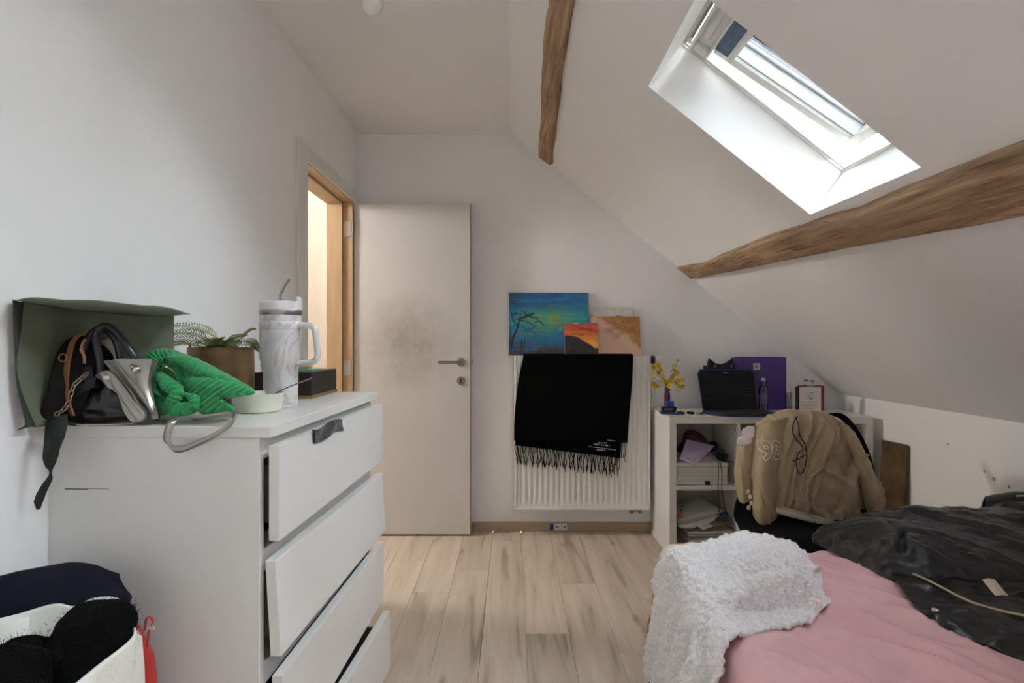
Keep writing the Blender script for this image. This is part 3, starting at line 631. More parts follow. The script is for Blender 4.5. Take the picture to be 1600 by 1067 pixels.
# ------------------------------------------------------------------ black padded jacket on the bed
pj = thing('black_jacket', (1.4, 1.6, .5), 'shiny black padded jacket heaped at the right side of the pink bed', 'jacket')
NY = M('black_nylon', '17161b', .36, var=.1, vs=5, bump=.12, bs=35, sheen=.1); NYI = M('black_lining', '0f1014', .33, bump=.2, bs=50)
ctrl = [
 [(1.005, 1.86, .508), (1.055, 1.66, .505), (1.085, 1.545, .503), (1.20, 1.495, .503), (1.36, 1.46, .503), (1.55, 1.42, .503), (1.80, 1.36, .503)],
 [(1.008, 1.868, .525), (1.075, 1.70, .575), (1.12, 1.59, .575), (1.22, 1.53, .570), (1.37, 1.49, .555), (1.56, 1.45, .555), (1.80, 1.39, .555)],
 [(1.022, 1.885, .540), (1.12, 1.76, .605), (1.18, 1.66, .608), (1.28, 1.61, .598), (1.42, 1.57, .590), (1.59, 1.53, .600), (1.82, 1.48, .595)],
 [(1.055, 1.905, .545), (1.19, 1.82, .602), (1.27, 1.75, .615), (1.37, 1.71, .618), (1.49, 1.67, .620), (1.64, 1.64, .632), (1.84, 1.58, .625)],
 [(1.12, 1.925, .548), (1.29, 1.89, .612), (1.37, 1.84, .628), (1.47, 1.81, .630), (1.56, 1.78, .632), (1.69, 1.75, .665), (1.86, 1.70, .650)],
 [(1.18, 1.945, .530), (1.34, 1.94, .582), (1.42, 1.92, .602), (1.51, 1.89, .606), (1.61, 1.86, .612), (1.73, 1.84, .628), (1.88, 1.80, .625)],
 [(1.20, 1.965, .50), (1.35, 1.965, .50), (1.43, 1.955, .50), (1.53, 1.94, .50), (1.63, 1.92, .50), (1.75, 1.90, .50), (1.90, 1.86, .50)],
]
def nyl(U, V, G):
    d = .009*fbm(G*np.array([6, 7, 6]), 71)+.0045*fbm(G*24, 72)
    a = G[..., 0]*.8+G[..., 1]*.6
    d = d+.012*np.clip(ridge(np.stack([a*11+.7*vn(G*5, 4), (G[..., 1]-G[..., 0])*3, G[..., 2]*0], -1), 73)-.2, 0, 1)
    d = d+.008*np.clip(ridge(np.stack([a*25+.7*vn(G*8, 4), (G[..., 1]-G[..., 0])*6, G[..., 2]*0], -1), 76)-.2, 0, 1)
    for (x0, y0, x1, y1, amp, wd) in ((1.30, 1.84, 1.42, 1.66, -.014, .010), (1.17, 1.72, 1.27, 1.57, -.014, .009), (1.12, 1.60, 1.18, 1.69, -.018, .010), (1.6, 1.80, 1.66, 1.5, -.010, .010)):
        dx, dy = x1-x0, y1-y0; t = np.clip(((G[..., 0]-x0)*dx+(G[..., 1]-y0)*dy)/(dx*dx+dy*dy), 0, 1)
        d = d+1.5*amp*np.exp(-(np.hypot(G[..., 0]-x0-dx*t, G[..., 1]-y0-dy*t)/wd)**2)
    return d*np.clip(U*8, 0, 1)*np.clip((1-U)*8, 0, 1)
m = MB(); surf(m, ctrl, 220, 240, nyl, .006, (1.3, 1.6, 3)); m.obj('outer_shell', NY, pj, smooth=True)
ctrl = [
 [(1.085, 1.60, .535), (1.20, 1.55, .545), (1.36, 1.50, .545), (1.55, 1.46, .545), (1.80, 1.40, .545)],
 [(1.060, 1.54, .522), (1.17, 1.47, .535), (1.33, 1.42, .540), (1.53, 1.36, .540), (1.80, 1.30, .540)],
 [(1.030, 1.45, .515), (1.13, 1.38, .528), (1.28, 1.33, .530), (1.50, 1.26, .530), (1.80, 1.19, .530)],
 [(1.006, 1.36, .512), (1.08, 1.29, .522), (1.22, 1.22, .525), (1.46, 1.13, .525), (1.80, 1.07, .525)],
 [(1.012, 1.32, .504), (1.045, 1.235, .504), (1.13, 1.14, .504), (1.40, 1.03, .504), (1.80, .98, .504)],
]
m = MB(); LG = surf(m, ctrl, 90, 110, lambda U, V, G: .009*fbm(G*12, 81)+.006*np.clip(ridge(G*np.array([14, 30, 5]), 83), 0, 1)**2, .006, (1.3, 1.3, 3)); ln = m.obj('lining', NYI, pj, smooth=True)
def onl(fu, fv): return LG[int(fu*89), int(fv*109)]
m = MB(); zp = curve([onl(.10, .09)+(0, 0, .004), onl(.30, .155)+(0, 0, .005), onl(.50, .27)+(0, 0, .005), onl(.58, .42)+(0, 0, .005), onl(.64, .62)+(0, 0, .005), onl(.68, .99)+(0, 0, .005)], 50)
m.tube(zp, .0032, 6); m.obj('zip', M('zip_cream', 'c3b38f', .5), ln, smooth=True)
sb = onl(.70, .075); MB().lathe([(.0075, 0), (.0075, .004), (.005, .0055)], sb+(0, 0, .004), 16).obj('snap_button', M('snap_pearl', 'd9c6d6', .3), ln, smooth=True)
lb = onl(.36, .36)
m = MB(); surf(m, [[lb+(-.008+.016*i, -.02+.02*j, .012+.012*j+.003*(i == 1)) for i in range(3)] for j in range(3)], 8, 8, None, .001, (1.3, 1, 3)); m.obj('care_label', M('label_cream', 'c9bfa9', .7), ln)
# collar standing up at the far right, with its zip
cc = [[(1.60, 1.875, .595), (1.66, 1.84, .60), (1.74, 1.80, .60), (1.86, 1.75, .60)], [(1.605, 1.885, .635), (1.665, 1.85, .66), (1.75, 1.81, .675), (1.86, 1.76, .675)], [(1.63, 1.92, .645), (1.70, 1.89, .672), (1.78, 1.85, .685), (1.88, 1.80, .68)], [(1.64, 1.95, .60), (1.71, 1.93, .61), (1.79, 1.89, .61), (1.90, 1.84, .61)]]
m = MB(); surf(m, cc, 30, 40, lambda U, V, G: .003*fbm(G*25, 91), .006, (1.7, 1.2, 2)); co = m.obj('collar', NY, pj, smooth=True)
MB().tube(curve([(1.67, 1.845, .668), (1.75, 1.805, .683), (1.86, 1.755, .683)], 20), .003, 6).obj('collar_zip', M('zip_cream', 'c3b38f', .5), co)

# ------------------------------------------------------------------ chair with a black cover, beige jacket over its back
ch = thing('chair', (1.20, 2.15, 0), 'chair covered in black cloth behind the foot of the bed', 'chair')
BLK = M('black_cotton', '0a0a0b', .95, bump=.2, bs=200, spec=.15)
m = MB(); m.box(1.03, 1.42, 2.335, 2.375, .42, .825); m.obj('backrest', BLK, ch, bevel=.012, seg=3)
MB().box(.94, 1.46, 1.93, 2.33, .40, .45).obj('seat', BLK, ch, bevel=.015, seg=3)
for x in (.96, 1.41):
    for y in (1.96, 2.32): MB().box(x, x+.032, y, y+.032, 0, .42).obj('leg', M('leg_black', '22201e', .6), ch, bevel=.003)
sk = [[(1.03, 2.325, .79), (1.10, 2.325, .80), (1.2, 2.325, .80), (1.32, 2.325, .80), (1.42, 2.325, .79)], [(.985, 2.315, .66), (1.08, 2.305, .66), (1.2, 2.31, .66), (1.32, 2.305, .66), (1.45, 2.315, .66)], [(.915, 2.29, .50), (1.05, 2.26, .49), (1.2, 2.27, .49), (1.35, 2.26, .49), (1.47, 2.29, .50)], [(.895, 2.20, .452), (1.04, 2.15, .462), (1.2, 2.16, .462), (1.36, 2.15, .462), (1.49, 2.2, .452)], [(.885, 1.95, .44), (1.04, 1.91, .458), (1.2, 1.915, .458), (1.36, 1.91, .458), (1.50, 1.95, .44)], [(.885, 1.93, .20), (1.04, 1.89, .2), (1.2, 1.90, .2), (1.36, 1.89, .2), (1.50, 1.93, .20)]]
m = MB(); surf(m, sk, 60, 60, lambda U, V, G: .006*U*np.sin(V*24+2*vn(G*4, 3)), .004, (1.2, 0, 1.5)); m.obj('cover', BLK, ch, smooth=True)

bj = thing('beige_jacket', (1.2, 2.25, .4), 'beige nylon college jacket hung over the back of the black chair', 'jacket')
BE = M('beige_nylon', 'a48f70', .55, var=.05, vs=7, bump=.15, bs=50, sheen=.1); RIB = M('rib_cream', 'b3a58d', .85, bump=.4, bs=200); RIBL = M('rib_light', 'd2c9b8', .85)
def PG(rows): return [[P(*q) for q in r] for r in rows]
def jfold(seed, amp=.010, fx=16, skew=.0, env=True):
    def f(U, V, G):
        x = G[..., 0]; z = G[..., 2]; a = x+skew*(z-.6)
        d = amp*np.clip(ridge(np.stack([a*fx+.7*vn(G*5, seed), z*1.8, 0*x], -1), seed), 0, 1)**2
        d = d+amp*.5*np.clip(ridge(np.stack([a*fx*2.3+.7*vn(G*9, seed+1), z*3.5+a*3, 0*x], -1), seed+2), 0, 1)**2+amp*.16*fbm(G*24, seed+4)
        d = d+amp*.4*np.clip(ridge(np.stack([z*9+a*6+.6*vn(G*7, seed+7), a*4, 0*x], -1), seed+6)-.2, 0, 1)**1.5
        return (d-amp*.42)*(.04+.96*np.clip(U*2.6-.25, 0, 1))
    return f
body = PG([
 [(1186, 700, 2.44), (1205, 690, 2.43), (1235, 684, 2.43), (1268, 683, 2.43), (1300, 688, 2.43), (1330, 700, 2.43)],
 [(1184, 664, 2.40), (1200, 652, 2.385), (1230, 645, 2.38), (1264, 644, 2.38), (1298, 650, 2.38), (1330, 668, 2.39)],
 [(1182, 674, 2.315), (1200, 666, 2.29), (1230, 660, 2.28), (1266, 658, 2.28), (1305, 665, 2.29), (1342, 692, 2.315)],
 [(1186, 705, 2.29), (1202, 704, 2.265), (1232, 704, 2.25), (1270, 704, 2.245), (1312, 710, 2.255), (1356, 735, 2.295)],
 [(1192, 748, 2.285), (1206, 748, 2.25), (1236, 752, 2.23), (1274, 756, 2.22), (1318, 764, 2.23), (1362, 782, 2.285)],
 [(1196, 786, 2.28), (1211, 790, 2.24), (1240, 797, 2.215), (1280, 808, 2.205), (1320, 819, 2.215), (1352, 824, 2.275)]])
m = MB(); JG = surf(m, body, 110, 130, jfold(101, .034, 11, -.35), .004, (1.2, 0, .6)); m.obj('back_panel', BE, bj, smooth=True)
hem = PG([[(1196, 785, 2.272), (1211, 789, 2.232), (1240, 796, 2.207), (1280, 807, 2.197), (1320, 818, 2.207), (1350, 823, 2.267)],
          [(1197, 792, 2.268), (1212, 796, 2.228), (1241, 803, 2.203), (1281, 814, 2.193), (1321, 825, 2.203), (1349, 829, 2.263)],
          [(1198, 799, 2.275), (1213, 803, 2.235), (1242, 810, 2.210), (1282, 821, 2.20), (1322, 832, 2.21), (1348, 835, 2.27)]])
m = MB(); HG = surf(m, hem, 12, 90, lambda U, V, G: .0012*np.sin(G[..., 0]*900)+.003*fbm(G*12, 9), .006, (1.2, 0, .6)); hb = m.obj('hem_band', RIB, bj, smooth=True)
m = MB(); m.grid(np.stack([HG[5]+(0, -.0012, .004), HG[6]+(0, -.0012, 0), HG[7]+(0, -.0012, -.003)])); m.grid(np.stack([HG[8]+(0, -.0012, .003), HG[10]+(0, -.0012, 0)])); m.obj('hem_stripe', RIBL, hb, smooth=True)
slv = PG([[(1176, 676, 2.30), (1192, 662, 2.265), (1212, 656, 2.255), (1240, 650, 2.29)], [(1175, 705, 2.275), (1189, 700, 2.21), (1210, 700, 2.205), (1228, 703, 2.25)], [(1174, 745, 2.265), (1187, 743, 2.195), (1203, 744, 2.195), (1217, 748, 2.24)],
          [(1175, 790, 2.26), (1187, 790, 2.19), (1201, 792, 2.19), (1213, 795, 2.235)], [(1177, 818, 2.26), (1188, 822, 2.195), (1201, 824, 2.195), (1213, 822, 2.235)], [(1181, 829, 2.255), (1189, 832, 2.21), (1200, 833, 2.21), (1208, 830, 2.235)]])
m = MB(); SG = surf(m, slv, 90, 50, lambda U, V, G: jfold(121, .008, 24, .3)(U, V, G)+.006*np.clip(U-.8, 0, 1)*5*np.clip(ridge(np.stack([G[..., 0]*60, G[..., 2]*20, 0*U], -1), 7), 0, 1)*np.clip((1-U)*10, 0, 1), .004, (1.0, 0, .6)); sl = m.obj('left_sleeve', BE, bj, smooth=True)
cf = PG([[(1181, 828, 2.25), (1189, 831, 2.205), (1200, 832, 2.205), (1208, 829, 2.23)], [(1182, 846, 2.25), (1189, 849, 2.21), (1199, 849, 2.21), (1206, 846, 2.23)]])
m = MB(); surf(m, [cf[0], [(a+b)/2 for a, b in zip(*cf)], cf[1]], 8, 60, lambda U, V, G: .0012*np.sin(V*120), .005, (1, 0, .6)); m.obj('cuff', RIB, sl, smooth=True)
# the number on the sleeve, outline stitched
v, f = text_mesh('92', .098, outline=.0016, off=.004)
v = v*np.array([.95, .98, 1]); ctr = P(1190, 727, 0.001); j0 = v[:, :2].min(0)
out = []
Gf = SG.reshape(-1, 3)
for q in v:
    x = P(1187.0, 733, 2.20)[0]+(q[0]-j0[0])*.98; z = P(1187, 720, 2.20)[2]+(q[1]-j0[1])*.98+.02*(q[0]-j0[0])
    d2 = (Gf[:, 0]-x)**2+(Gf[:, 2]-z)**2; k = np.argpartition(d2, 4)[:4]; w_ = 1/(d2[k]+1e-6); y = Gf[k, 1].min()-.003
    out.append((x, y-.0012+q[2]*.5, z))
MB().add(out, f).obj('sleeve_number', M('stitch_cream', 'd8d0c0', .7), sl)
fp = PG([[(1160, 672, 2.30), (1170, 668, 2.29), (1180, 666, 2.285)], [(1152, 697, 2.295), (1165, 696, 2.265), (1178, 696, 2.275)], [(1147, 735, 2.295), (1161, 735, 2.262), (1176, 736, 2.27)], [(1150, 768, 2.295), (1162, 770, 2.265), (1175, 772, 2.27)], [(1154, 784, 2.295), (1163, 786, 2.27), (1174, 783, 2.27)]])
m = MB(); FG = surf(m, fp, 50, 30, jfold(141, .010, 24, .1), .006, (1.0, 0, .6)); fo = m.obj('front_panel', BE, bj, smooth=True)
m = MB(); inflate(m, [P(1163, 668, 2.262), P(1177, 666, 2.262), P(1178, 682, 2.258), P(1168, 684, 2.258), P(1158, 679, 2.262)], .003, .002, 30, 6, lambda G: .0025*fbm(G*60, 5))
inflate(m, [P(1154, 684, 2.262), P(1172, 682, 2.257), P(1172, 694, 2.257), P(1153, 696, 2.262)], .003, .002, 30, 6, lambda G: .0025*fbm(G*60, 6)); m.obj('chenille_patch', M('chenille_pink', 'd9cbc6', .95, bump=.5, bs=150), fo, smooth=True)
m = MB()
for (x, y) in ((1169, 768), (1172, 776), (1174, 786), (1170, 793)): inflate(m, [P(x-2.5, y-3, 2.258), P(x+2.5, y-3, 2.258), P(x+2.5, y+3, 2.258), P(x-2.5, y+3, 2.258)], .003, .003, 12, 4)
m.obj('button_placket', RIBL, fo, smooth=True)
rs = PG([[(1300, 655, 2.345), (1318, 660, 2.325), (1336, 676, 2.36)], [(1322, 690, 2.295), (1338, 693, 2.275), (1352, 705, 2.32)], [(1338, 735, 2.27), (1354, 735, 2.245), (1368, 745, 2.30)], [(1349, 778, 2.26), (1366, 776, 2.235), (1378, 783, 2.29)], [(1356, 812, 2.265), (1370, 814, 2.24), (1382, 818, 2.29)], [(1357, 830, 2.27), (1370, 833, 2.25), (1381, 832, 2.29)]])
m = MB(); surf(m, rs, 80, 50, jfold(161, .020, 16, -.4), .004, (1.2, 0, .6)); m.obj('right_sleeve', BE, bj, smooth=True)
cl = PG([[(1195, 656, 2.36), (1230, 650, 2.36), (1265, 649, 2.36), (1300, 654, 2.36)], [(1197, 651, 2.38), (1230, 643, 2.38), (1265, 642, 2.38), (1300, 648, 2.38)], [(1198, 658, 2.41), (1230, 652, 2.41), (1265, 651, 2.41), (1298, 656, 2.41)]])
m = MB(); surf(m, cl, 10, 60, lambda U, V, G: .001*np.sin(V*200), .004, (1.2, 2.3, 3)); m.obj('collar_rib', RIB, bj, smooth=True)
JF = np.concatenate([JG.reshape(-1, 3), SG.reshape(-1, 3)])
def on_jacket(L, n):
    p = curve([P(*q) for q in L], n)
    for q in p:
        d2 = (JF[:, 0]-q[0])**2+(JF[:, 2]-q[2])**2; k = np.argpartition(d2, 6)[:6]; y = JF[k, 1].min()-.004
        s = y/q[1]; q[0] *= s; q[2] = EYE+(q[2]-EYE)*s; q[1] = y
    k = np.array([1, 2, 3, 2, 1])/9.; pp = np.pad(p, ((2, 2), (0, 0)), 'edge'); sm = sum(w*pp[i_:i_+len(p)] for i_, w in enumerate(k)); sm[:, 1] -= .002; return sm
m = MB(); m.tube(on_jacket([(1246, 650, 2.25), (1241, 657, 2.25), (1238, 670, 2.245), (1241, 682, 2.232), (1254, 699, 2.222), (1247, 708, 2.215), (1244, 720, 2.212), (1245, 733, 2.209), (1249, 740, 2.205), (1255, 736, 2.205), (1259, 722, 2.207), (1260, 708, 2.210), (1256, 692, 2.217), (1249, 680, 2.228), (1247, 662, 2.250), (1242, 650, 2.25)], 140), .0022, 6)
m.tube(on_jacket([(1238, 721, 2.212), (1246, 717, 2.209), (1258, 711, 2.206)], 14), .0022, 6)
base_tag(m.obj('cord', M('cord_black', '1c1917', .7), smooth=True), 'thin black cord looped down the back of the beige jacket', 'cord')
m = MB(); bs_ = curve([P(1294, 648, 2.47), P(1310, 647, 2.47), P(1325, 657, 2.46), P(1342, 680, 2.42), P(1355, 708, 2.39), P(1362, 732, 2.37), P(1370, 770, 2.36)], 60)
m.grid(np.stack([bs_+(-.012, 0, .004), bs_+(.006, -.006, .006), bs_+(.012, .004, -.006), bs_+(-.010, .008, -.012)], 1), wrap_v=True); base_tag(m.obj('bag_strap', BLK, smooth=True), 'black bag strap hanging over the right shoulder of the chair', 'strap')

# rusty board leaning on the knee wall
m = MB(); m.prism([(2.018, 2.84, .0), (2.018, 3.03+.01, 0), (2.018, 3.04, .643), (2.018, 2.855, .650), (2.018, 2.842, .640)], (.012, 0, 0))
m.v = [(x-.03*(1-z/.65) if True else x, y, z) for x, y, z in m.v]
base_tag(m.obj('board', M('rusty_board', '3a2a1e', .8, vs=7, col2='6e5536', bump=.3, bs=20, det=6), bevel=.002), 'dark rusty brown board leaning on the knee wall beside the shelf', 'board')
# ------------------------------------------------------------------ things on the chest of drawers
def PP(L): return [P(*q) for q in L]
def ribbon(mb, path, widths, wdir, n=60, thick=.0015, disp=None):
    """strap along path; wdir: per-point or single width direction"""
    p = curve(path, n); wd = np.array(wdir, float)
    wd = curve(wd, n) if wd.ndim == 2 else np.broadcast_to(wd, (n, 3)); wd = wd/np.linalg.norm(wd, axis=1, keepdims=True)
    w = np.interp(np.linspace(0, 1, n), np.linspace(0, 1, len(np.atleast_1d(widths))), np.atleast_1d(widths))[:, None]
    t = np.gradient(p, axis=0); nn = np.cross(t, wd); nn /= np.maximum(np.linalg.norm(nn, axis=1, keepdims=True), 1e-9)
    G = np.stack([p-wd*w/2+nn*thick/2, p+wd*w/2+nn*thick/2, p+wd*w/2-nn*thick/2, p-wd*w/2-nn*thick/2], 1)
    n0 = len(mb.v); mb.grid(G, wrap_v=True); mb.f += [(n0+3, n0+2, n0+1, n0), tuple(n0+(n-1)*4+i for i in range(4))]
# olive paper carrier bag lying with its mouth towards the camera
gb = thing('paper_bag', (-.86, 1.2, DT), 'large olive green paper bag with folded top flap at the near end of the chest', 'bag')
OL = M('olive_paper', '6c7462', .55, var=.06, vs=6, bump=.1, bs=30, coat=.1)
def bY(px): return float(np.interp(px, [20, 26, 38, 56, 75, 130, 205, 272], [1.070, 1.076, 1.09, 1.105, 1.142, 1.222, 1.29, 1.335]))
def BP(L): return [P(x, y, bY(x)) for x, y in L]
pan = [BP([(38, 471), (75, 477), (130, 484), (205, 491), (272, 492)]), BP([(33, 520), (75, 525), (130, 528), (205, 530), (272, 530)]), BP([(26, 573), (75, 575), (130, 575), (205, 580), (272, 580)]), BP([(38, 625), (78, 622), (130, 618), (205, 615), (272, 615)]),
       [Pz(56, 667.5, DT+.003), Pz(85, 664, DT+.003), Pz(135, 655.5, DT+.003), Pz(205, 650, DT+.003), Pz(272, 646, DT+.003)]]
m = MB(); surf(m, pan, 60, 80, lambda U, V, G: (.004*fbm(G*9, 201)+.0012*fbm(G*30, 202)+.0015*vn(G*20, 203))*np.clip(V*3, 0, 1), .0012, (0, 0, 1.2)); m.obj('panel', OL, gb, smooth=True)
fl = [BP([(38, 472), (75, 477.5), (130, 485), (205, 492), (268, 493), (285, 491)]), PP([(27, 470, 1.074), (65, 469, 1.09), (130, 478, 1.15), (205, 484, 1.19), (268, 486, 1.23), (292, 491, 1.27)]), PP([(19.5, 470, 1.062), (58, 462.5, 1.05), (115, 470, 1.07), (165, 474, 1.09), (262, 478.5, 1.14), (298, 490, 1.22)])]
m = MB(); surf(m, fl, 24, 90, lambda U, V, G: .004*np.sin(V*9)*U+.002*fbm(G*14, 205), .0012, (-.9, 1.2, 0)); m.obj('top_flap', M('olive_paper_lit', '9aa08e', .6, var=.05, vs=8), gb, smooth=True)  # paler copy of the bag paper, bounced light painted into the flap
gs = [PP([(20.5, 468, 1.062), (22, 530, 1.064), (27, 600, 1.068), (40, 660, 1.08), (28, 672, 1.07)]), PP([(30, 471, 1.075), (29, 530, 1.07), (27, 590, 1.070), (42, 645, 1.085), (47, 667, 1.09)]), BP([(38, 471), (33, 525), (26, 573), (38, 625), (56, 667)])]
m = MB(); surf(m, gs, 16, 50, lambda U, V, G: .0015*fbm(G*14, 207)*U, .0012, (0, 0, 1.2)); m.obj('side_gusset', M('olive_paper_shaded', '3b4037', .6, var=.05, vs=8), gb, smooth=True)  # darker copy of the bag paper, shade painted into the gusset
bk = [PP([(272, 492, 1.337), (215, 488, 1.39), (135, 482, 1.25), (60, 476, 1.126)]), PP([(272, 560, 1.337), (215, 560, 1.39), (135, 560, 1.25), (70, 560, 1.14)]), [Pz(272, 646, DT+.003), P(215, 642, 1.39), P(135, 653, 1.25), P(70, 663, 1.145)]]
m = MB(); surf(m, bk, 20, 40, None, .0012, (0, 5, 1.2)); m.obj('rear_panel', OL, gb, smooth=True)

bb = thing('leather_bag', (-.86, 1.2, DT), 'dark bag edged with a tan leather strap, standing inside the green paper bag', 'bag')
m = MB(); inflate(m, PP([(73, 655, 1.128), (75, 610, 1.128), (85, 566, 1.142), (100, 536, 1.16), (122, 524, 1.185), (150, 532, 1.195), (178, 560, 1.2), (186, 620, 1.2), (182, 652, 1.195)]), .012, .012, 70, 14, lambda G: .002*fbm(G*20, 3), flat=.35)
m.obj('body', M('dark_leather', '0c0807', .6, bump=.1, bs=80, spec=.2), bb, smooth=True)
m = MB(); ribbon(m, PP([(127, 523, 1.165), (117, 529, 1.155), (110, 545, 1.147), (105, 570, 1.143), (103, 600, 1.143), (106, 628, 1.143), (114, 650, 1.143)]), [.018, .016, .014, .014, .008], [(1, -.4, .25)]*7, thick=.004); m.obj('strap', M('tan_leather', '8a5a36', .5, var=.1, vs=20), bb, smooth=40)
m = MB(); ribbon(m, PP([(133, 530, 1.16), (128, 540, 1.155), (130, 552, 1.15)]), [.006], (1, -.3, .2), 20, .002); ribbon(m, PP([(126, 545, 1.15), (131, 555, 1.148), (132, 568, 1.147)]), [.006], (1, -.3, .2), 20, .002); m.obj('trim', M('tan_light', 'b58c66', .5), bb)
m = MB(); m.tube(arc(P(98, 559, 1.142), .008, 0, 360, 20)[:-1], .0015, 6, closed=True); m.obj('ring', M('gold_metal', 'b99a5d', .3, 1), bb, smooth=True)

m = MB(); inflate(m, PP([(150, 580, 1.235), (149, 548, 1.235), (157, 534, 1.235), (172, 529, 1.235), (184, 538, 1.235), (190, 560, 1.235), (189, 580, 1.235)]), .016, .012, 50, 10, lambda G: .002*fbm(G*30, 3))
m.v = [(x, y, z) for x, y, z in m.v]
m2 = MB(); c0 = P(170, 560, 1.235); m.prism([(c0[0]-.028, c0[1]-.004, DT+.002), (c0[0]+.028, c0[1]-.004, DT+.002), (c0[0]+.028, c0[1]-.004, c0[2]), (c0[0]-.028, c0[1]-.004, c0[2])], (0, .012, 0))
base_tag(m.obj('cream_pouch', M('cream_canvas', 'd5d0be', .8, var=.04, bump=.2, bs=150), smooth=True), 'cream pouch seen through the handles of the black handbag', 'pouch')

hb_ = thing('handbag', (-.80, 1.19, DT), 'shiny black handbag with two padded round handles beside the silver bag', 'handbag')
BL2 = M('black_patent', '101014', .25, coat=.3, bump=.05, bs=40)
m = MB(); inflate(m, PP([(113, 655, 1.175), (118, 622, 1.18), (130, 600, 1.185), (150, 588, 1.19), (185, 585, 1.195), (210, 605, 1.195), (222, 640, 1.19), (222, 655, 1.185)]), .025, .02, 80, 14, lambda G: .003*fbm(G*22, 9)+.0025*np.clip(ridge(G*np.array([40, 10, 14]), 4), 0, 1), flat=.4); m.obj('body', BL2, hb_, smooth=True)
HD = M('black_leather_handle', '1d1e27', .35, coat=.2)
for L in ([(158, 588, 1.17), (155, 560, 1.165), (151, 540, 1.165), (150, 522, 1.165), (157, 512, 1.165), (168, 509.5, 1.165), (182, 519, 1.165), (196, 538, 1.165), (208, 556, 1.168), (216, 578, 1.175)],
          [(130, 596, 1.18), (130, 572, 1.178), (131, 550, 1.178), (138, 528, 1.18), (150, 516, 1.185), (163, 515, 1.19), (175, 522, 1.192), (184, 540, 1.195), (188, 560, 1.197), (190, 585, 1.198)]):
    MB().tube(curve(PP(L), 60), .0075, 12).obj('handle', HD, hb_, smooth=True)
m = MB(); ribbon(m, PP([(119, 612, 1.150), (133, 604, 1.148), (149, 596, 1.15)]), [.022], [(.3, -.2, 1)]*3, 20, .004); m.obj('tab', M('black_grosgrain', '191920', .7), hb_)
m = MB(); ribbon(m, PP([(137, 572, 1.16), (138, 584, 1.155), (139, 598, 1.15)]), [.016], (1, 0, .1), 16, .004); m.obj('strap_end', HD, hb_)

cbag = thing('chain_strap', (-.90, 1.13, DT), 'pale gold chain with a wide black fabric strap hanging over the edge of the chest', 'strap')
CH = M('pale_gold_chain', 'b5a48a', .3, 1)
cp = curve(PP([(136, 583, 1.148), (127, 592, 1.142), (117, 600, 1.140), (111, 615, 1.138), (107, 630, 1.136), (97, 642, 1.132), (86, 648, 1.128)]), 12)
a = np.linspace(0, 2*np.pi, 18, endpoint=False)
for k in range(11):
    t = cp[k+1]-cp[k]; ln = np.linalg.norm(t); t = t/ln; s_ = np.cross(t, (0, -1, 0)); s_ /= np.linalg.norm(s_); s2 = np.cross(t, s_)
    q = s_*math.cos(.5+1.2*(k % 2))+s2*math.sin(.5+1.2*(k % 2)); c_ = (cp[k]+cp[k+1])/2
    MB().tube(c_+np.outer(np.cos(a), t)*ln*.68+np.outer(np.sin(a), q)*.0052, .0015, 6, closed=True).obj('chain_link', CH, cbag, smooth=True)
FS = M('black_webbing', '202420', .8, bump=.2, bs=200)
m = MB(); ribbon(m, PP([(90, 650, 1.128), (88, 664, 1.105), (85, 685, 1.095), (80, 705, 1.092), (79, 722, 1.092), (79, 738, 1.092), (74, 752, 1.092), (66, 768, 1.090), (61, 782, 1.09), (60, 796, 1.09)]), [.040, .044, .040, .032, .020, .012, .020, .024, .020, .006], [(1, 0, .15)]*4+[(1, .5, .3), (1, -.8, .5), (1, .2, .6), (1, 0, .45), (1, 0, .3), (1, 0, .2)], 90, .002); m.obj('webbing', FS, cbag, smooth=True)
m = MB(); surf(m, [PP([(76, 648, 1.13), (90, 651, 1.125), (105, 657, 1.13), (122, 661, 1.14)]), PP([(74, 652, 1.12), (90, 655, 1.118), (105, 661, 1.122), (122, 664.5, 1.135)])], 4, 30, None, .003, (0, 0, 1.1)); m.obj('strap_base', FS, cbag, smooth=True)

sv = thing('silver_bag', (-.72, 1.17, DT), 'small metallic silver shoulder bag with a knob clasp under the green knitted hat', 'handbag')
SV = M('silver_leather', 'a5a39b', .32, .75, bump=.12, bs=60)
m = MB(); inflate(m, PP([(150, 587, 1.155), (168, 579, 1.15), (184, 592, 1.145), (206, 622, 1.14), (228, 648, 1.14), (216, 660, 1.14), (203, 654, 1.14), (189, 625, 1.145), (176, 602, 1.15)]), .007, .014, 90, 14, lambda G: .002*fbm(G*40, 5)+.0022*np.sin((G[..., 0]*.8+G[..., 2]*.6)*420), flat=.25); m.obj('gusset', SV, sv, smooth=True)
def two(L, R, th, fwd): m = MB(); surf(m, [PP(L), [(a_*.66+b_*.34) for a_, b_ in zip(PP(L), PP(R))], [(a_*.33+b_*.67)+(0, -.004, 0) for a_, b_ in zip(PP(L), PP(R))], PP(R)], 24, 30, lambda U, V, G: .0012*fbm(G*25, 7), th, fwd); return m
two([(176, 561, 1.158), (204, 600, 1.148), (238, 646, 1.140)], [(238, 561, 1.165), (232, 600, 1.157), (243, 645, 1.145)], .005, (-.7, 0, 1.2)).obj('flap', SV, sv, smooth=50)
two([(160, 563, 1.170), (190, 600, 1.160), (224, 655, 1.155)], [(240, 563, 1.177), (236, 600, 1.170), (248, 654, 1.160)], .022, (-.7, 0, 1.2)).obj('body', M('silver_leather_dark', '8d8b84', .4, .6, bump=.1, bs=60), sv, smooth=50)
m = MB(); m.tube(curve(PP([(180, 564, 1.154), (208, 600, 1.144), (241, 645, 1.136)]), 16), .0016, 6); m.tube(curve(PP([(170, 566, 1.16), (196, 600, 1.148), (228, 648, 1.142)]), 16), .0014, 6); m.obj('edge_piping', SV, sv, smooth=True)
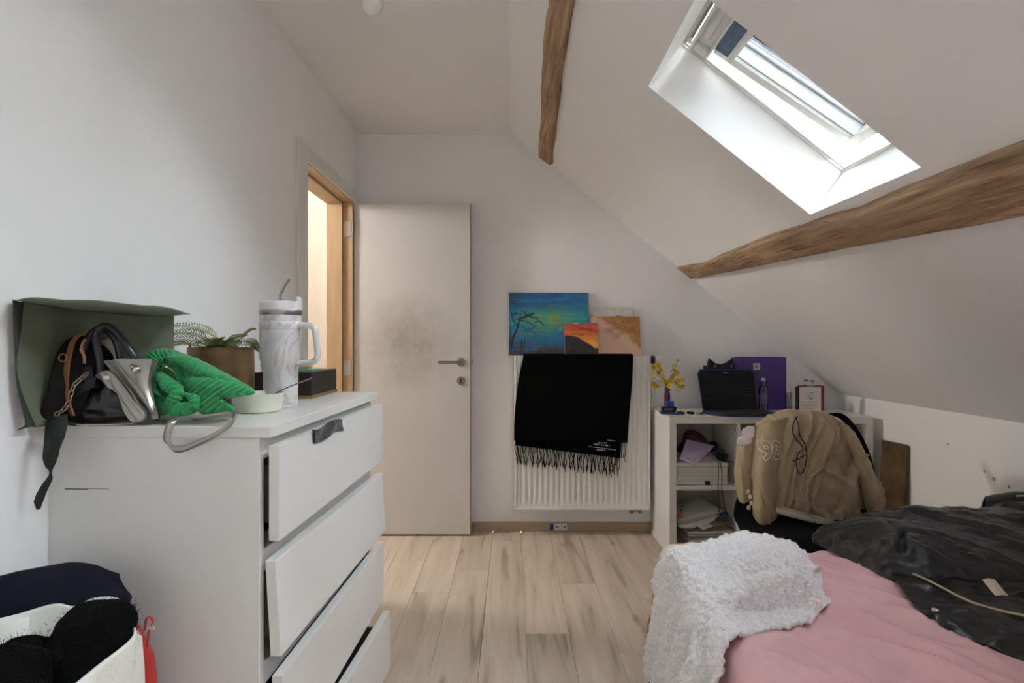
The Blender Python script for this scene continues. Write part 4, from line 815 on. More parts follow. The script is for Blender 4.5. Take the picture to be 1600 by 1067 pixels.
m = MB(); cc_ = P(214, 577, 1.152); m.lathe([(.0085, 0), (.009, -.004), (.006, -.009), (.001, -.0105)], cc_, 16, axis='y'); m.lathe([(.005, 0), (.0055, -.004), (.001, -.008)], cc_+(-.007, .001, .006), 12, axis='y'); m.obj('clasp', M('steel_bright', 'c9c6c0', .2, 1), sv, smooth=True)
MB().box(*sum(([a_, b_] for a_, b_ in zip(P(166, 590, 1.137)-(.007, 0, .004), P(166, 590, 1.137)+(.007, .003, .004))), [])).obj('buckle', M('steel_bright', 'c9c6c0', .2, 1), sv, bevel=.001)
m = MB(); ribbon(m, PP([(300, 653, 1.165), (335, 650, 1.16), (358, 647, 1.15), (367, 650, 1.135), (362, 660, 1.125), (340, 677, 1.12), (310, 692, 1.118), (285, 701, 1.118), (268, 699, 1.118), (261, 688, 1.118), (263, 672, 1.12), (270, 658, 1.13), (280, 650, 1.16)]), [.016, .015, .014], [(0, -.8, .6), (0, -.8, .6), (.3, -.6, .8), (.6, -.3, .7), (.3, -.1, 1), (.35, 0, 1), (.3, 0, 1), (.2, .2, 1), (-.5, .2, .8), (-1, .1, .1), (-1, -.2, 0), (-1, -.6, .1), (-.8, -.8, .1)], 140, .003); m.obj('strap', SV, sv, smooth=True)
m = MB(); m.tube(curve([Pz(100, 663.5, DT+.004), Pz(150, 664, DT+.004), Pz(200, 662, DT+.004), Pz(236, 656, DT+.004)], 30), .0022, 6)
for (dx, dz) in ((-6, -3), (-7, 4), (2, -4), (4, 4)): m.tube(curve([Pz(103, 663.5, DT+.004), Pz(103+dx*.6, 663.5, DT+.005)+(0, -.004, -dz*.0004), Pz(103, 663.5, DT+.004)+(dx*.0011, -.006, -dz*.0011)], 6), .0013, 5)
m.obj('cord_strap', M('silver_cord', 'aaa8a2', .5, .3), sv, smooth=True)

# green knitted hat
GN = M('green_knit', '1f9150', .9, var=.12, vs=90, bump=.7, bs=230, sheen=.35)
def knit(fx, fz, amp, seed):
    return lambda G: amp*np.sin(G[..., 0]*fx+G[..., 2]*fz+1.2*vn(G*14, seed))+.006*fbm(G*13, seed+1)
m = MB()
inflate(m, PP([(226, 608, 1.26), (228, 575, 1.265), (243, 550, 1.27), (262, 544, 1.27), (300, 558, 1.26), (340, 577, 1.24), (372, 593, 1.225), (396, 609, 1.215), (393, 617, 1.215), (352, 624, 1.22), (318, 640, 1.22), (285, 646, 1.22), (245, 640, 1.235)]), .040, .05, 200, 40, knit(430, 400, .0026, 3), flat=.55)
inflate(m, PP([(287, 598, 1.205), (303, 588, 1.20), (350, 592, 1.195), (395, 610, 1.20), (391, 617, 1.20), (352, 623, 1.195), (366, 638, 1.185), (362, 644, 1.185), (338, 646, 1.185), (315, 646, 1.185), (304, 625, 1.19)]), .018, .012, 200, 34, knit(-380, 520, .0028, 13), flat=.5)
def ribtube(L, r, freq, n=220):
    p = curve(PP(L), n); s = np.r_[0, np.cumsum(np.linalg.norm(np.diff(p, axis=0), axis=1))]
    rr = np.interp(np.linspace(0, 1, n), np.linspace(0, 1, len(r)), r)*(1+.10*np.sin(s*freq)); m.tube(p, rr, 24)
ribtube([(262, 550, 1.235), (244, 558, 1.228), (232, 578, 1.22), (230, 602, 1.215), (238, 622, 1.205), (256, 634, 1.19), (280, 640, 1.175), (300, 636, 1.17), (304, 624, 1.175), (290, 616, 1.185)], [.008, .017, .018, .016, .015, .015, .014, .013, .010, .004], 900)
ribtube([(248, 585, 1.19), (262, 600, 1.18), (276, 612, 1.175), (268, 628, 1.17), (258, 640, 1.17)], [.008, .014, .014, .012, .006], 800)
ribtube([(262, 560, 1.225), (290, 566, 1.215), (320, 582, 1.205), (345, 592, 1.20), (372, 600, 1.2)], [.006, .012, .013, .010, .004], 800)
o = m.obj('knitted_hat', GN, smooth=True)
base_tag(o, 'bright green ribbed knitted hat crumpled on the white chest', 'hat')
rg = thing('gold_ring', P(262, 582, 1.19), 'thin gold ring lying on the green knitted hat', 'ring')
m = MB(); c_ = P(263, 582, 1.190); m.tube(arc(c_, .0125, 15, 375, 32, (1, 0, -.1), (-.15, -.35, .9))[:-1], .0012, 6, closed=True); m.obj('band', M('gold_metal', 'b99a5d', .3, 1), rg, smooth=True)
MB().lathe([(.0022, -.002), (.003, 0), (.0012, .002)], c_+(-.002, -.004, .0125), 8).obj('stone', M('ring_stone', 'dcdcd4', .1), rg)

# brass pot with an artificial fern
pc = np.array([-.822, 1.575, DT])
pot = thing('potted_fern', pc, 'green fern in a brushed brass pot between the hat and the tumbler', 'plant')
BRS = M('brushed_brass', '8d7150', .38, .7, var=.12, vs=6, stretch=(1, 1, 14), bump=.15, bs=60)
MB().lathe([(.002, .001), (.080, .001), (.084, .005), (.0865, .06), (.0845, .158), (.0825, .158), (.084, .06), (.080, .03), (.002, .03)], pc, 48, caps=False).obj('pot', BRS, pot, smooth=35)
MB().lathe([(.0815, .135), (.05, .142), (.001, .145)], pc, 30).obj('soil', M('soil_dark', '2b241b', .95, bump=.5, bs=80), pot)
FG1 = M('fern_green', '5d6b33', .6, var=.3, vs=14); FG2 = M('fern_pale', '8b9268', .6, var=.2, vs=14)
def frond(path, n, L, mat, up=(0, 0, 1)):
    p = curve(path, n+1); m = MB(); m.tube(p, np.linspace(.0013, .0005, n+1), 5)
    for k in range(1, n):
        t = p[min(k+1, n)]-p[k-1]; t /= np.linalg.norm(t); s = np.cross(t, up); s /= max(np.linalg.norm(s), 1e-6); q = np.cross(s, t)
        l = L*math.sin(math.pi*(.12+.86*k/n))**.7; w = .0026
        for sg in (-1, 1):
            d = s*sg*.86+t*.45+q*.12; d /= np.linalg.norm(d); a_ = p[k]; mid = a_+d*l*.5; e = a_+d*l-q*l*.15
            m.add([a_-t*w*.5, mid-t*w, e, mid+t*w, a_+q*.0006], [(0, 1, 4), (1, 2, 4), (2, 3, 4), (3, 0, 4), (0, 3, 2, 1)])
    return m.obj('frond', mat, pot)
top = pc+(0, 0, .150); r_ = np.random.default_rng(12)
def F(L, n=22, ln=.026, mat=FG1, up=(0, -.55, .8)): frond([top+(r_.uniform(-.02, .02), r_.uniform(-.02, .02), 0)]+[P(*q) for q in L], n, ln, mat, up)
F([(330, 520, 1.56), (300, 509, 1.55), (262, 509, 1.55), (240, 512, 1.55)], 34, .022, FG2); F([(325, 530, 1.52), (300, 519, 1.5), (268, 521, 1.48), (252, 528, 1.47)], 30, .026)
F([(320, 538, 1.5), (290, 530, 1.47), (262, 534, 1.45), (248, 542, 1.44)], 28, .026); F([(310, 541, 1.49), (285, 536, 1.45), (262, 541, 1.42)], 24, .022)
F([(356, 530, 1.55), (372, 525, 1.55), (386, 523, 1.56)], 24, .016, FG1); F([(372, 532, 1.58), (384, 520, 1.58), (392, 515, 1.58), (400, 514, 1.58)], 22, .013)
F([(380, 533, 1.56), (395, 534, 1.55), (404, 544, 1.55)], 20, .018); F([(385, 538, 1.53), (398, 540, 1.52), (407, 550, 1.52)], 18, .016)
F([(340, 534, 1.5), (330, 530, 1.46), (318, 538, 1.43)], 20, .022); F([(352, 538, 1.5), (360, 533, 1.46), (368, 541, 1.44)], 20, .02)
for k in range(12):
    a_ = r_.uniform(0, 6.28); rr_ = r_.uniform(.05, .085); e = top+(math.cos(a_)*rr_, math.sin(a_)*rr_*.9, r_.uniform(-.002, .018)); frond([top+(r_.uniform(-.03, .03), r_.uniform(-.03, .03), -.01), (top+e)/2+(0, 0, .022), e], 16, .022, FG1 if k % 3 else FG2, (0, -.3, .9))
m = MB(); m.prism(PP([(281, 538, 1.66), (299, 538, 1.66), (299, 560, 1.66), (281, 560, 1.66)]), (0, .012, 0)); c_ = P(290, 560, 1.66); m.box(c_[0]-.017, c_[0]+.017, 1.66, 1.672, DT, c_[2]); zb = m.obj('patterned_box', M('zebra_print', '1c1c1c', .6, vs=75, col2='e8e6e2', det=1)); MATS['zebra_print'].node_tree.nodes['Color Ramp'].color_ramp.elements[0].position = .48; MATS['zebra_print'].node_tree.nodes['Color Ramp'].color_ramp.elements[1].position = .52
base_tag(zb, 'slim black and white patterned box standing behind the brass pot', 'box')

# insulated tumbler
tc_ = np.array([-.613, 1.477, DT])
tb = thing('tumbler', tc_, 'tall white marbled tumbler with handle and steel straw on the chest', 'tumbler')
MAR = bpy.data.materials.new('marbled_enamel'); MAR.use_nodes = True; N = MAR.node_tree.nodes; L = MAR.node_tree.links; b = N['Principled BSDF']; b.inputs['Roughness'].default_value = .35
tcn = N.new('ShaderNodeTexCoord'); n1 = N.new('ShaderNodeTexNoise'); n1.inputs['Scale'].default_value = 7; n1.inputs['Detail'].default_value = 8; n1.inputs['Distortion'].default_value = 1.2; L.new(tcn.outputs['Object'], n1.inputs[0])
r = N.new('ShaderNodeValToRGB'); L.new(n1.outputs[0], r.inputs[0]); r.color_ramp.elements[0].position = .30; r.color_ramp.elements[0].color = (*lin('b7b5b8'), 1); r.color_ramp.elements[1].position = .62; r.color_ramp.elements[1].color = (*lin('cfcdce'), 1)
for p_, c_ in ((.475, 'cfcdce'), (.497, 'b6adb0'), (.512, 'c4bab6'), (.53, 'cecbcb')): e = r.color_ramp.elements.new(p_); e.color = (*lin(c_), 1)
L.new(r.outputs[0], b.inputs['Base Color'])
STL = M('steel_satin', '9f9b97', .3, 1); LID = M('lid_white', 'd3d1d2', .35)
MB().lathe([(.002, 0), (.040, 0), (.0425, .003), (.0435, .10), (.0445, .104), (.0505, .124), (.0518, .13), (.0525, .245), (.050, .245)], tc_, 48).obj('body', MAR, tb, smooth=30)
MB().lathe([(.0525, .243), (.0532, .245), (.0532, .256), (.0525, .258)], tc_, 48, caps=False).obj('steel_rim', STL, tb, smooth=30)
lid = MB(); lid.lathe([(.0528, .257), (.0532, .260), (.0532, .276), (.050, .279), (.002, .279)], tc_, 48); ld_ = lid.obj('lid', LID, tb, smooth=35)
MB().box(tc_[0]+.005, tc_[0]+.050, tc_[1]-.012, tc_[1]+.012, DT+.277, DT+.282).obj('sipper_slider', M('lid_grey', 'aeb0b3', .4), ld_, bevel=.002)
MB().box(tc_[0]+.043, tc_[0]+.052, tc_[1]-.014, tc_[1]+.014, DT+.262, DT+.292).obj('lid_tab', LID, ld_, bevel=.003)
hp = curve([tc_+(.049, -.01, .216), tc_+(.07, -.013, .2165), tc_+(.088, -.016, .214), tc_+(.0965, -.017, .204), tc_+(.099, -.017, .18), tc_+(.1035, -.017, .145), tc_+(.101, -.017, .128), tc_+(.09, -.016, .120), tc_+(.07, -.013, .1175), tc_+(.049, -.01, .116)], 60)
MB().tube(hp, .0082, 14).obj('handle', LID, tb, smooth=True)
MB().lathe([(.0525, .205), (.054, .208), (.054, .224), (.0525, .227)], tc_, 48, caps=False).obj('handle_band', MAR, tb, smooth=30)
sp = curve([tc_+(.004, -.012, .26), tc_+(.003, -.012, .290), tc_+(.006, -.012, .304), tc_+(.016, -.012, .322), tc_+(.028, -.012, .338)], 30)
MB().tube(sp, .0036, 10).obj('straw', STL, tb, smooth=True)

# enamel bowl with a spoon
bw = np.array([-.632, 1.385, DT])
MB().lathe([(.002, .001), (.050, .001), (.054, .004), (.0605, .044), (.0615, .0465), (.0600, .0465), (.0585, .043), (.052, .008), (.002, .006)], bw, 44, caps=False).obj('bowl', M('ivory_ceramic', 'd9d9c8', .3, var=.04, vs=12), smooth=35)
base_tag(bpy.data.objects['bowl'], 'small ivory bowl standing in front of the marbled tumbler', 'bowl')
sn = thing('spoon', bw, 'thin steel spoon leaning out of the ivory bowl', 'spoon')
tip = P(487, 590.5, 1.36); st0 = bw+(.012, 0, .016); m = MB(); m.tube(curve([st0, bw+(.055, -.004, .050), tip], 20), np.linspace(.0022, .0016, 20), 8); m.obj('stem', STL, sn, smooth=True)
MB().lathe([(.001, -.001), (.010, .001), (.013, .005), (.011, .004), (.001, .0015)], st0+(-.012, 0, -.008), 18, caps=False).obj('scoop', STL, sn, smooth=True)

# dark jewellery box with brass strip, pads on it
jb = thing('dark_box', (-.70, 1.81, DT), 'dark brown box with a thin gold base strip behind the tumbler', 'box')
JX0, JX1, JY0, JY1 = -.785, -.609, 1.69, 1.93
MB().box(JX0, JX1, JY0, JY1, DT+.010, DT+.080).obj('body', M('black_brown_wood', '251a18', .45, var=.2, vs=30, stretch=(1, 1, 4), bump=.1), jb, bevel=.0015)
MB().box(JX0-.003, JX1+.003, JY0-.003, JY1+.003, DT, DT+.010).obj('base_strip', M('gold_strip', 'a08a55', .35, .8), jb)
def flat_item(name, pts, z, th, mat, label, cat, group=None):
    m = MB(); m.prism([(x, y, z) for x, y in pts], (0, 0, th)); return base_tag(m.obj(name, mat, bevel=.0006), label, cat, group)
flat_item('notepad', [(-.72, 1.72), (-.622, 1.74), (-.628, 1.80), (-.73, 1.78)], DT+.081, .006, M('teal_paper', '5da58f', .6), 'teal note pad lying on the dark box, lower of the two pads', 'notepad')
flat_item('orange_pad', [(-.70, 1.75), (-.64, 1.752), (-.645, 1.80), (-.70, 1.79)], DT+.0875, .008, M('orange_paper', 'c08a4d', .6), 'small orange pad on top of the teal note pad', 'notepad')
wb = thing('white_carton', (-.76, 1.75, DT+.08), 'small white carton with a red line on the dark box, partly behind the tumbler', 'box')
MB().box(-.782, -.72, 1.73, 1.79, DT+.080, DT+.108).obj('body', M('carton_white', 'd9d6cf', .6), wb, bevel=.001); MB().box(-.7825, -.7195, 1.7294, 1.7906, DT+.100, DT+.1025).obj('stripe', M('carton_red', '9c3f36', .6), wb)

# ------------------------------------------------------------------ laundry corner in the foreground
lb_ = thing('laundry_bag', (-.765, .82, 0), 'soft white laundry bag full of black things, in the near left corner', 'bag')
LC = np.array([-.765, .815]); n = 120; a = np.linspace(0, 2*np.pi, n, endpoint=False)
def rim(a_, k, z): return np.stack([LC[0]+(.183*k+.006*np.sin(5*a_+1)+.004*np.sin(9*a_))*np.cos(a_), LC[1]+(.178*k+.006*np.sin(4*a_+2)+.004*np.sin(7*a_))*np.sin(a_), np.full_like(a_, z)], -1)
rz = .712+.010*np.sin(2*a+.3)+.006*np.sin(5*a+1.0)+.010*np.exp(-((a-1.9)/.25)**2)-.010*np.exp(-((a-1.65)/.10)**2)
G = []
for z, k in ((.005, .86), (.03, .93), (.15, .97), (.3, .96), (.45, 1.0), (.58, .99), (.65, .995), (.70, 1.0)):
    q = rim(a, k, z); w_ = .010*np.sin(9*a+z*6)+.008*np.sin(14*a-z*9); q[:, 0] += w_*np.cos(a); q[:, 1] += w_*np.sin(a); G.append(q)
for k, dz in ((1.0, .0), (.995, .006), (.98, .006), (.972, 0)): q = rim(a, k, 0); q[:, 2] = rz+dz; G.append(q)
for z, k in ((.66, .955), (.6, .94), (.5, .93)): q = rim(a, k, z); q[:, 0] += .006*np.sin(9*a+z*6)*np.cos(a); G.append(q)
G = np.array(G); m = MB(); m.grid(G, wrap_v=True); m.f.append(tuple(range(n))[::-1]); m.obj('fabric', M('white_canvas', 'd6d5cd', .85, var=.03, vs=10, bump=.3, bs=160), lb_, smooth=True)
MB().lathe([(.001, 0), (.165, 0)], (LC[0], LC[1], .56), 30, caps=False).obj('laundry_filling', M('dark_filling', '14141a', .95), lb_)
FZ = M('black_plush', '070707', 1, bump=.8, bs=220, spec=.1)
def fuzzy(name, L, bf, bb_, label, seed, fur=1500, cat='clothing'):
    t = thing(name, np.array(PP(L)).mean(0), label, cat); m = MB(); inflate(m, PP(L), bf, bb_, 90, 20, lambda G: .006*fbm(G*16, seed)+.002*fbm(G*70, seed), flat=.5)
    o = m.obj('body', FZ, t, smooth=True); v = np.array(m.v); r = np.random.default_rng(seed); c = v.mean(0); f = MB(); idx = r.integers(0, len(v), fur)
    d = v[idx]-c; d /= np.linalg.norm(d, axis=1, keepdims=True); d += r.normal(0, .5, d.shape); d /= np.linalg.norm(d, axis=1, keepdims=True)
    b0 = v[idx]+r.normal(0, .003, d.shape); s = np.cross(d, r.normal(0, 1, d.shape)); s /= np.linalg.norm(s, axis=1, keepdims=True); l = r.uniform(.004, .010, (fur, 1))
    V = np.stack([b0-s*.0004, b0+s*.0004, b0+d*l], 1).reshape(-1, 3); f.add(V, [(3*i, 3*i+1, 3*i+2) for i in range(fur)]); f.obj('fur', FZ, t, kind='stuff')
fuzzy('plush_slipper', [(92, 1010, .86), (98, 975, .86), (112, 950, .87), (140, 940, .88), (182, 943, .88), (200, 960, .88), (202, 1005, .86), (190, 1045, .84), (150, 1067, .82), (110, 1050, .83)], .06, .05, 'upright black fluffy bundle at the right of the laundry bag opening', 5)
fuzzy('plush_hat', [(5, 1010, .80), (30, 1000, .82), (70, 1008, .83), (100, 1035, .82), (110, 1075, .80), (60, 1095, .78), (10, 1080, .78)], .05, .05, 'black fluffy garment lying lower in the middle of the laundry bag', 6)
fuzzy('plush_ball', [(-12, 1016, .70), (18, 1016, .70), (42, 1032, .70), (54, 1060, .70), (56, 1100, .70), (10, 1130, .68), (-20, 1100, .68)], .05, .05, 'dark knitted lump nearest the camera in the laundry bag', 7)
m = MB(); inflate(m, PP([(74, 1012, .86), (82, 1008, .86), (90, 1014, .86), (84, 1020, .86), (76, 1018, .86)]), .008, .006, 24, 6, lambda G: .003*fbm(G*80, 3)); base_tag(m.obj('white_sock', M('sock_white', 'c9c7c2', .95, bump=.4, bs=150), smooth=True), 'bit of white sock between the black fluffy things in the laundry bag', 'sock')
# navy garment draped over the back of the laundry bag
NV = M('navy_cotton', '12131f', .95, var=.1, vs=30, bump=.3, bs=260, spec=.2)
nv_ = [[(-.945, 1.10, .30), (-.86, 1.10, .30), (-.77, 1.10, .30), (-.77, 1.09, .32)], [(-.950, 1.09, .60), (-.86, 1.095, .62), (-.77, 1.09, .62), (-.76, 1.085, .60)],
       PP([(10, 912, 1.06), (60, 893, 1.08), (125, 886, 1.08), (180, 905, 1.07)]), PP([(-20, 912, 1.02), (55, 905, 1.04), (130, 898, 1.04), (202, 932, 1.04)]), PP([(-40, 940, 1.0), (50, 938, 1.005), (125, 925, 1.01), (200, 948, 1.015)]), PP([(-40, 975, .985), (50, 962, .99), (120, 948, .998), (185, 958, 1.005)]), PP([(-40, 1010, .985), (50, 990, .99), (120, 970, .998), (180, 975, 1.005)])]
m = MB(); surf(m, nv_, 120, 100, lambda U, V, G: .005*fbm(G*12, 303)+.009*np.clip(ridge(np.stack([G[..., 0]*9+G[..., 2]*14, G[..., 1]*20, 0*U], -1), 305), 0, 1), .012, (-.8, .6, 1.2)); base_tag(m.obj('navy_sweater', NV, smooth=True), 'dark navy sweater draped over the back rim of the laundry bag', 'clothing')
# red bag squeezed between
rb_ = thing('red_bag', (-.60, 1.02, 0), 'red bag showing between the laundry bag and the white chest', 'bag')
RD = M('red_plastic', 'b02a26', .4, coat=.2)
m = MB(); inflate(m, [(-.73, 1.06, .02), (-.680, 1.06, .02), (-.672, 1.06, .35), (-.686, 1.06, .57), (-.694, 1.06, .60), (-.73, 1.06, .60)], .02, .03, 60, 10, lambda G: .004*fbm(G*18, 5), flat=.3); m.obj('body', RD, rb_, smooth=True)
m = MB(); ribbon(m, [P(226, 985, 1.04), P(229, 966, 1.04), P(236, 965, 1.04), P(239, 972, 1.04), P(233, 985, 1.04), P(231, 1010, 1.05)], [.010], (.3, -1, .2), 40, .002); m.obj('handle', RD, rb_, smooth=True)
MB().box(*sum(([a_-e_, a_+e_] for a_, e_ in zip(P(236, 981, 1.035), (.006, .001, .003))), [])).obj('tag', M('carton_white', 'd9d6cf', .6), rb_)
# ------------------------------------------------------------------ paintings leaning on the radiator
def canvas(name, x0, x1, y0, y1, Yb, Yt, paintf, nx, ny, label, th=.016):
    """stretched canvas, base at depth Yb, top leaning back to Yt; paintf(s,t)->sRGB 0..1 over the picture"""
    zb = RZ1+.0015; w0 = (x0-CX)*Yb/FPX; w1 = (x1-CX)*Yb/FPX; zt = EYE-(y0-CY)*Yt/FPX
    t = thing(name, ((w0+w1)/2, Yb, zb), label, 'painting')
    dy = (Yt-Yb)/(zt-zb); f = lambda x, y, z: (x, y+dy*(z-zb), z)
    MB().box(w0, w1, Yb+.0006, Yb+th, zb, zt, f).obj('stretcher', M('canvas_edge', 'b9ada0', .8), t, bevel=.001)
    S_, T_ = np.meshgrid(np.linspace(0, 1, nx), np.linspace(0, 1, ny)); c = np.clip(paintf(S_, T_), 0, 1)
    c = np.where(c <= .04045, c/12.92, ((c+.055)/1.055)**2.4)
    X = w0+(w1-w0)*S_; Z = zb+(zt-zb)*T_; G = np.stack([X, Yb+dy*(Z-zb)-.0004+.0006*fbm(np.stack([X*60, Z*200, X*0], -1), 3), Z], -1)
    m = MB(); m.grid(G); m.obj('painted_front', paint('acrylic_paint', .45), t, smooth=True, colors=c.reshape(-1, 3))
    return t
def hexc(h): return np.array([int(h[i:i+2], 16)/255 for i in (0, 2, 4)])
def mixc(a, b, w): return a*(1-w[..., None])+b*w[..., None]
def nz(S, T, fx, fy, seed, o=4): return fbm(np.stack([S*fx, T*fy, S*0], -1), seed, o)
def seg_d(S, T, pts, asp):
    d = np.full(S.shape, 9.0)
    for (ax, ay), (bx, by) in zip(pts, pts[1:]):
        dx, dy = (bx-ax)*asp, by-ay; k = np.clip((((S-ax)*asp)*dx+(T-ay)*dy)/(dx*dx+dy*dy+1e-9), 0, 1)
        d = np.minimum(d, np.hypot((S-ax)*asp-dx*k, T-ay-dy*k))
    return d
def sea_tree(S, T):
    n = nz(S, T, 4, 24, 1); n2 = nz(S, T, 9, 9, 2); c = mixc(hexc('1c7aa0')+0*S[..., None], hexc('1e5b96'), np.clip((T-.72)*4+n*.8, 0, 1))
    c = mixc(c, hexc('2aa3a8'), np.clip(1-np.abs(T-.58)/.16+n*.4, 0, 1)*.8)
    gl = np.exp(-((S-.48-.18*(T-.45))/.28)**2-((T-.55)/.17)**2)*(1+.5*n2); c = mixc(c, hexc('7d9a4a'), np.clip(gl, 0, 1)*.85)
    c = mixc(c, hexc('1f5f9a'), np.clip((S-.42)*3, 0, 1)*np.clip((.44-T)*6+n2*.4, 0, 1))
    c = mixc(c, hexc('30486f'), np.clip((.34-T)*8+n2*.6, 0, 1)*np.clip(1-S*1.4, 0, 1)); c = mixc(c, hexc('3a3f44'), np.clip((.14-T)*9+n2*.7, 0, 1))
    c = mixc(c, hexc('263e5e'), np.clip((.25-S)*3, 0, 1)*np.clip((T-.6)*4+n2*.6, 0, 1)*.7)
    c = mixc(c, hexc('a06a4a'), np.exp(-((T-.335-.01*n2)/.012)**2)*np.clip(1-S*1.6, 0, 1)*.7); c = c+nz(S, T, 8, 70, 6)[..., None]*.035
    ink = hexc('171b26'); asp = 1.30
    tr = [([(.03, .12), (.045, .25), (.09, .38), (.115, .46), (.13, .54), (.16, .59), (.22, .62), (.27, .63), (.31, .66)], .013), ([(.115, .46), (.08, .52), (.05, .58), (.055, .64), (.09, .67)], .009), ([(.13, .54), (.19, .555), (.25, .52), (.29, .49)], .008), ([(.2, .61), (.25, .66), (.28, .67)], .008),
          ([(.25, .62), (.3, .6), (.34, .6), (.37, .57)], .008), ([(.05, .58), (.03, .62), (.04, .67)], .006), ([(.09, .67), (.14, .66)], .006), ([(.33, .53), (.38, .545), (.43, .48)], .008), ([(.29, .49), (.34, .47)], .006), ([(.16, .46), (.2, .41), (.23, .38)], .006), ([(.23, .42), (.29, .43), (.33, .46)], .006), ([(.25, .39), (.33, .36)], .006), ([(.02, .45), (.03, .38), (.02, .33)], .006)]
    for pts, w in tr: c = mixc(c, ink, np.clip((w*1.35-seg_d(S+.006*n2, T, pts, asp))/.006, 0, 1))
    lf = np.clip((nz(S, T, 34, 26, 9)-.28)*6, 0, 1)*np.clip(1-((S-.16)/.2)**2-((T-.62)/.10)**2, 0, 1); c = mixc(c, ink, lf*.8)
    gr = np.clip((nz(S, T, 60, 3.2, 12)-.12)*5, 0, 1)*np.clip((.30+.06*nz(S, T, 20, 1, 4)-T)*12, 0, 1)*np.clip(1.2-S*1.7, 0, 1); c = mixc(c, hexc('2a2733'), gr*.85)
    rd_ = np.clip((nz(S, T, 40, 26, 15)-.42)*9, 0, 1)*np.clip((.14-T)*14+.3, 0, 1); c = mixc(c, hexc('8b3b35'), rd_*.7)
    wv_ = np.clip((nz(S, T, 50, 60, 18)-.35)*8, 0, 1)*np.exp(-((T-.41-.12*(S-.65))/.018)**2)*np.clip((S-.58)*14, 0, 1); return mixc(c, hexc('dfe7e6'), wv_)
canvas('sea_painting', 795, 921, 457, 554.5, 3.405, 3.452, sea_tree, 170, 130, 'large blue and green painting of a bent tree by the sea, on the radiator', .018)
def sunset(S, T):
    n = nz(S, T, 5, 14, 31); c = mixc(hexc('e8953a')+0*S[..., None], hexc('d8562e'), np.clip((T-.52)*4+n*.4, 0, 1)); c = mixc(c, hexc('b4564f'), np.clip((T-.78)*6+n*.4, 0, 1))
    c = mixc(c, hexc('f0b84a'), np.clip(1-np.hypot(S-.85, (T-.35)*1.6)/.28, 0, 1)); st_ = np.clip((nz(S, T, 4, 26, 35)-.32)*6, 0, 1)*np.clip((T-.45)*5, 0, 1)*np.clip((.9-T)*8, 0, 1); c = mixc(c, hexc('5a2b28'), st_*.7)
    c = mixc(c, hexc('e2b8a8'), np.clip((nz(S, T, 6, 30, 38)-.3)*5, 0, 1)*np.clip((T-.85)*9, 0, 1))
    hl_ = .62-.38*np.clip((S-.2)/.7, 0, 1)**1.3-.1*np.clip(.1-S, 0, 1)+.012*n; return mixc(c, hexc('221f20')+.02*n[..., None], np.clip((hl_-T)/.012, 0, 1))
canvas('sunset_painting', 882.5, 935, 504.5, 554.5, 3.370, 3.388, sunset, 90, 86, 'small painting of an orange sunset behind a black hill, on the radiator', .014)
def blush(S, T):
    n = nz(S, T, 8, 8, 41, 5); n2 = nz(S, T, 20, 20, 44); c = mixc(hexc('d8b49c')+0*S[..., None], hexc('cfae82'), np.clip(.45-S-T+n*.3, 0, 1)); c = mixc(c, hexc('d0a69a'), np.clip(1-np.abs((S+(1-T)*-.0)-.35-.6*(1-T)+.2)/.25+n*.3, 0, 1)*.8)
    return mixc(c, hexc('a97545')+.05*n2[..., None], np.clip(((S-.18)*.85+(T-.80)*1.0+.11*n+.02)*4.0, 0, 1))
canvas('abstract_painting', 925, 1002, 494.5, 554.5, 3.388, 3.436, blush, 90, 70, 'square abstract painting in rust brown and blush pink, right on the radiator', .014)
def pale(S, T):
    n = nz(S, T, 9, 9, 51); c = hexc('cbc8bf')+.03*n[..., None]; d = np.abs(T-(.80-.9*(S-.66)**2)); return mixc(c, hexc('6d8078'), np.clip(1-d/.035+n*.4, 0, 1)*np.clip((S-.33)*9, 0, 1)*np.clip((.97-S)*9, 0, 1)*.9)
canvas('pale_painting', 927.5, 989, 480, 554.5, 3.425, 3.455, pale, 70, 90, 'pale grey canvas half hidden behind the rust and pink painting', .012)

# label stuck on the baseboard
t = thing('sticker', (.24, YB-.0145, .03), 'small blue and white paper sticker on the back baseboard', 'sticker')
sx0, sx1 = (859-CX)*3.458/FPX, (886-CX)*3.458/FPX
MB().box(sx0, sx1, YB-.0152, YB-.014, .008, .049).obj('paper', M('sticker_white', 'd0d0d4', .6), t)
MB().box(sx0, sx0+.024, YB-.0157, YB-.0151, .008, .049).obj('blue_end', M('sticker_blue', '23307f', .6), t)
m = MB()
for (a_, b_, z0, z1) in ((.036, .048, .022, .034), (.052, .058, .024, .030), (.074, .082, .028, .036), (.088, .100, .020, .034)): m.box(sx0+a_, sx0+b_, YB-.0157, YB-.0151, z0, z1)
m.obj('print', M('print_grey', '66687a', .6), t)

# ------------------------------------------------------------------ on top of the shelf unit
z0 = SZ
vp = np.array([.894, 3.205, z0])
fv = thing('flower_vase', vp, 'slim purple glass vase of yellow silk orchids at the left end of the shelf', 'vase')
MB().lathe([(.001, 0), (.016, 0), (.017, .01), (.0165, .10), (.0135, .13), (.0150, .145), (.0135, .145), (.012, .13), (.001, .012)], vp, 28, caps=False).obj('vase', M('purple_glass', '3c1740', .08, coat=.5, var=.3, vs=12), fv, smooth=35)
STM = M('stem_green', '5a5a34', .7); YP = M('petal_yellow', 'd6b52c', .6, var=.12, vs=60); YR = M('petal_heart', '8e5a1c', .6)
r_ = np.random.default_rng(21)
def petal(m, c, d, s, L, w):
    n = np.cross(d, s); m.add([c, c+d*L*.5+s*w+n*.002, c+d*L*1.0+n*.001, c+d*L*.5-s*w+n*.002], [(0, 1, 2), (0, 2, 3), (0, 2, 1), (0, 3, 2)][:2])
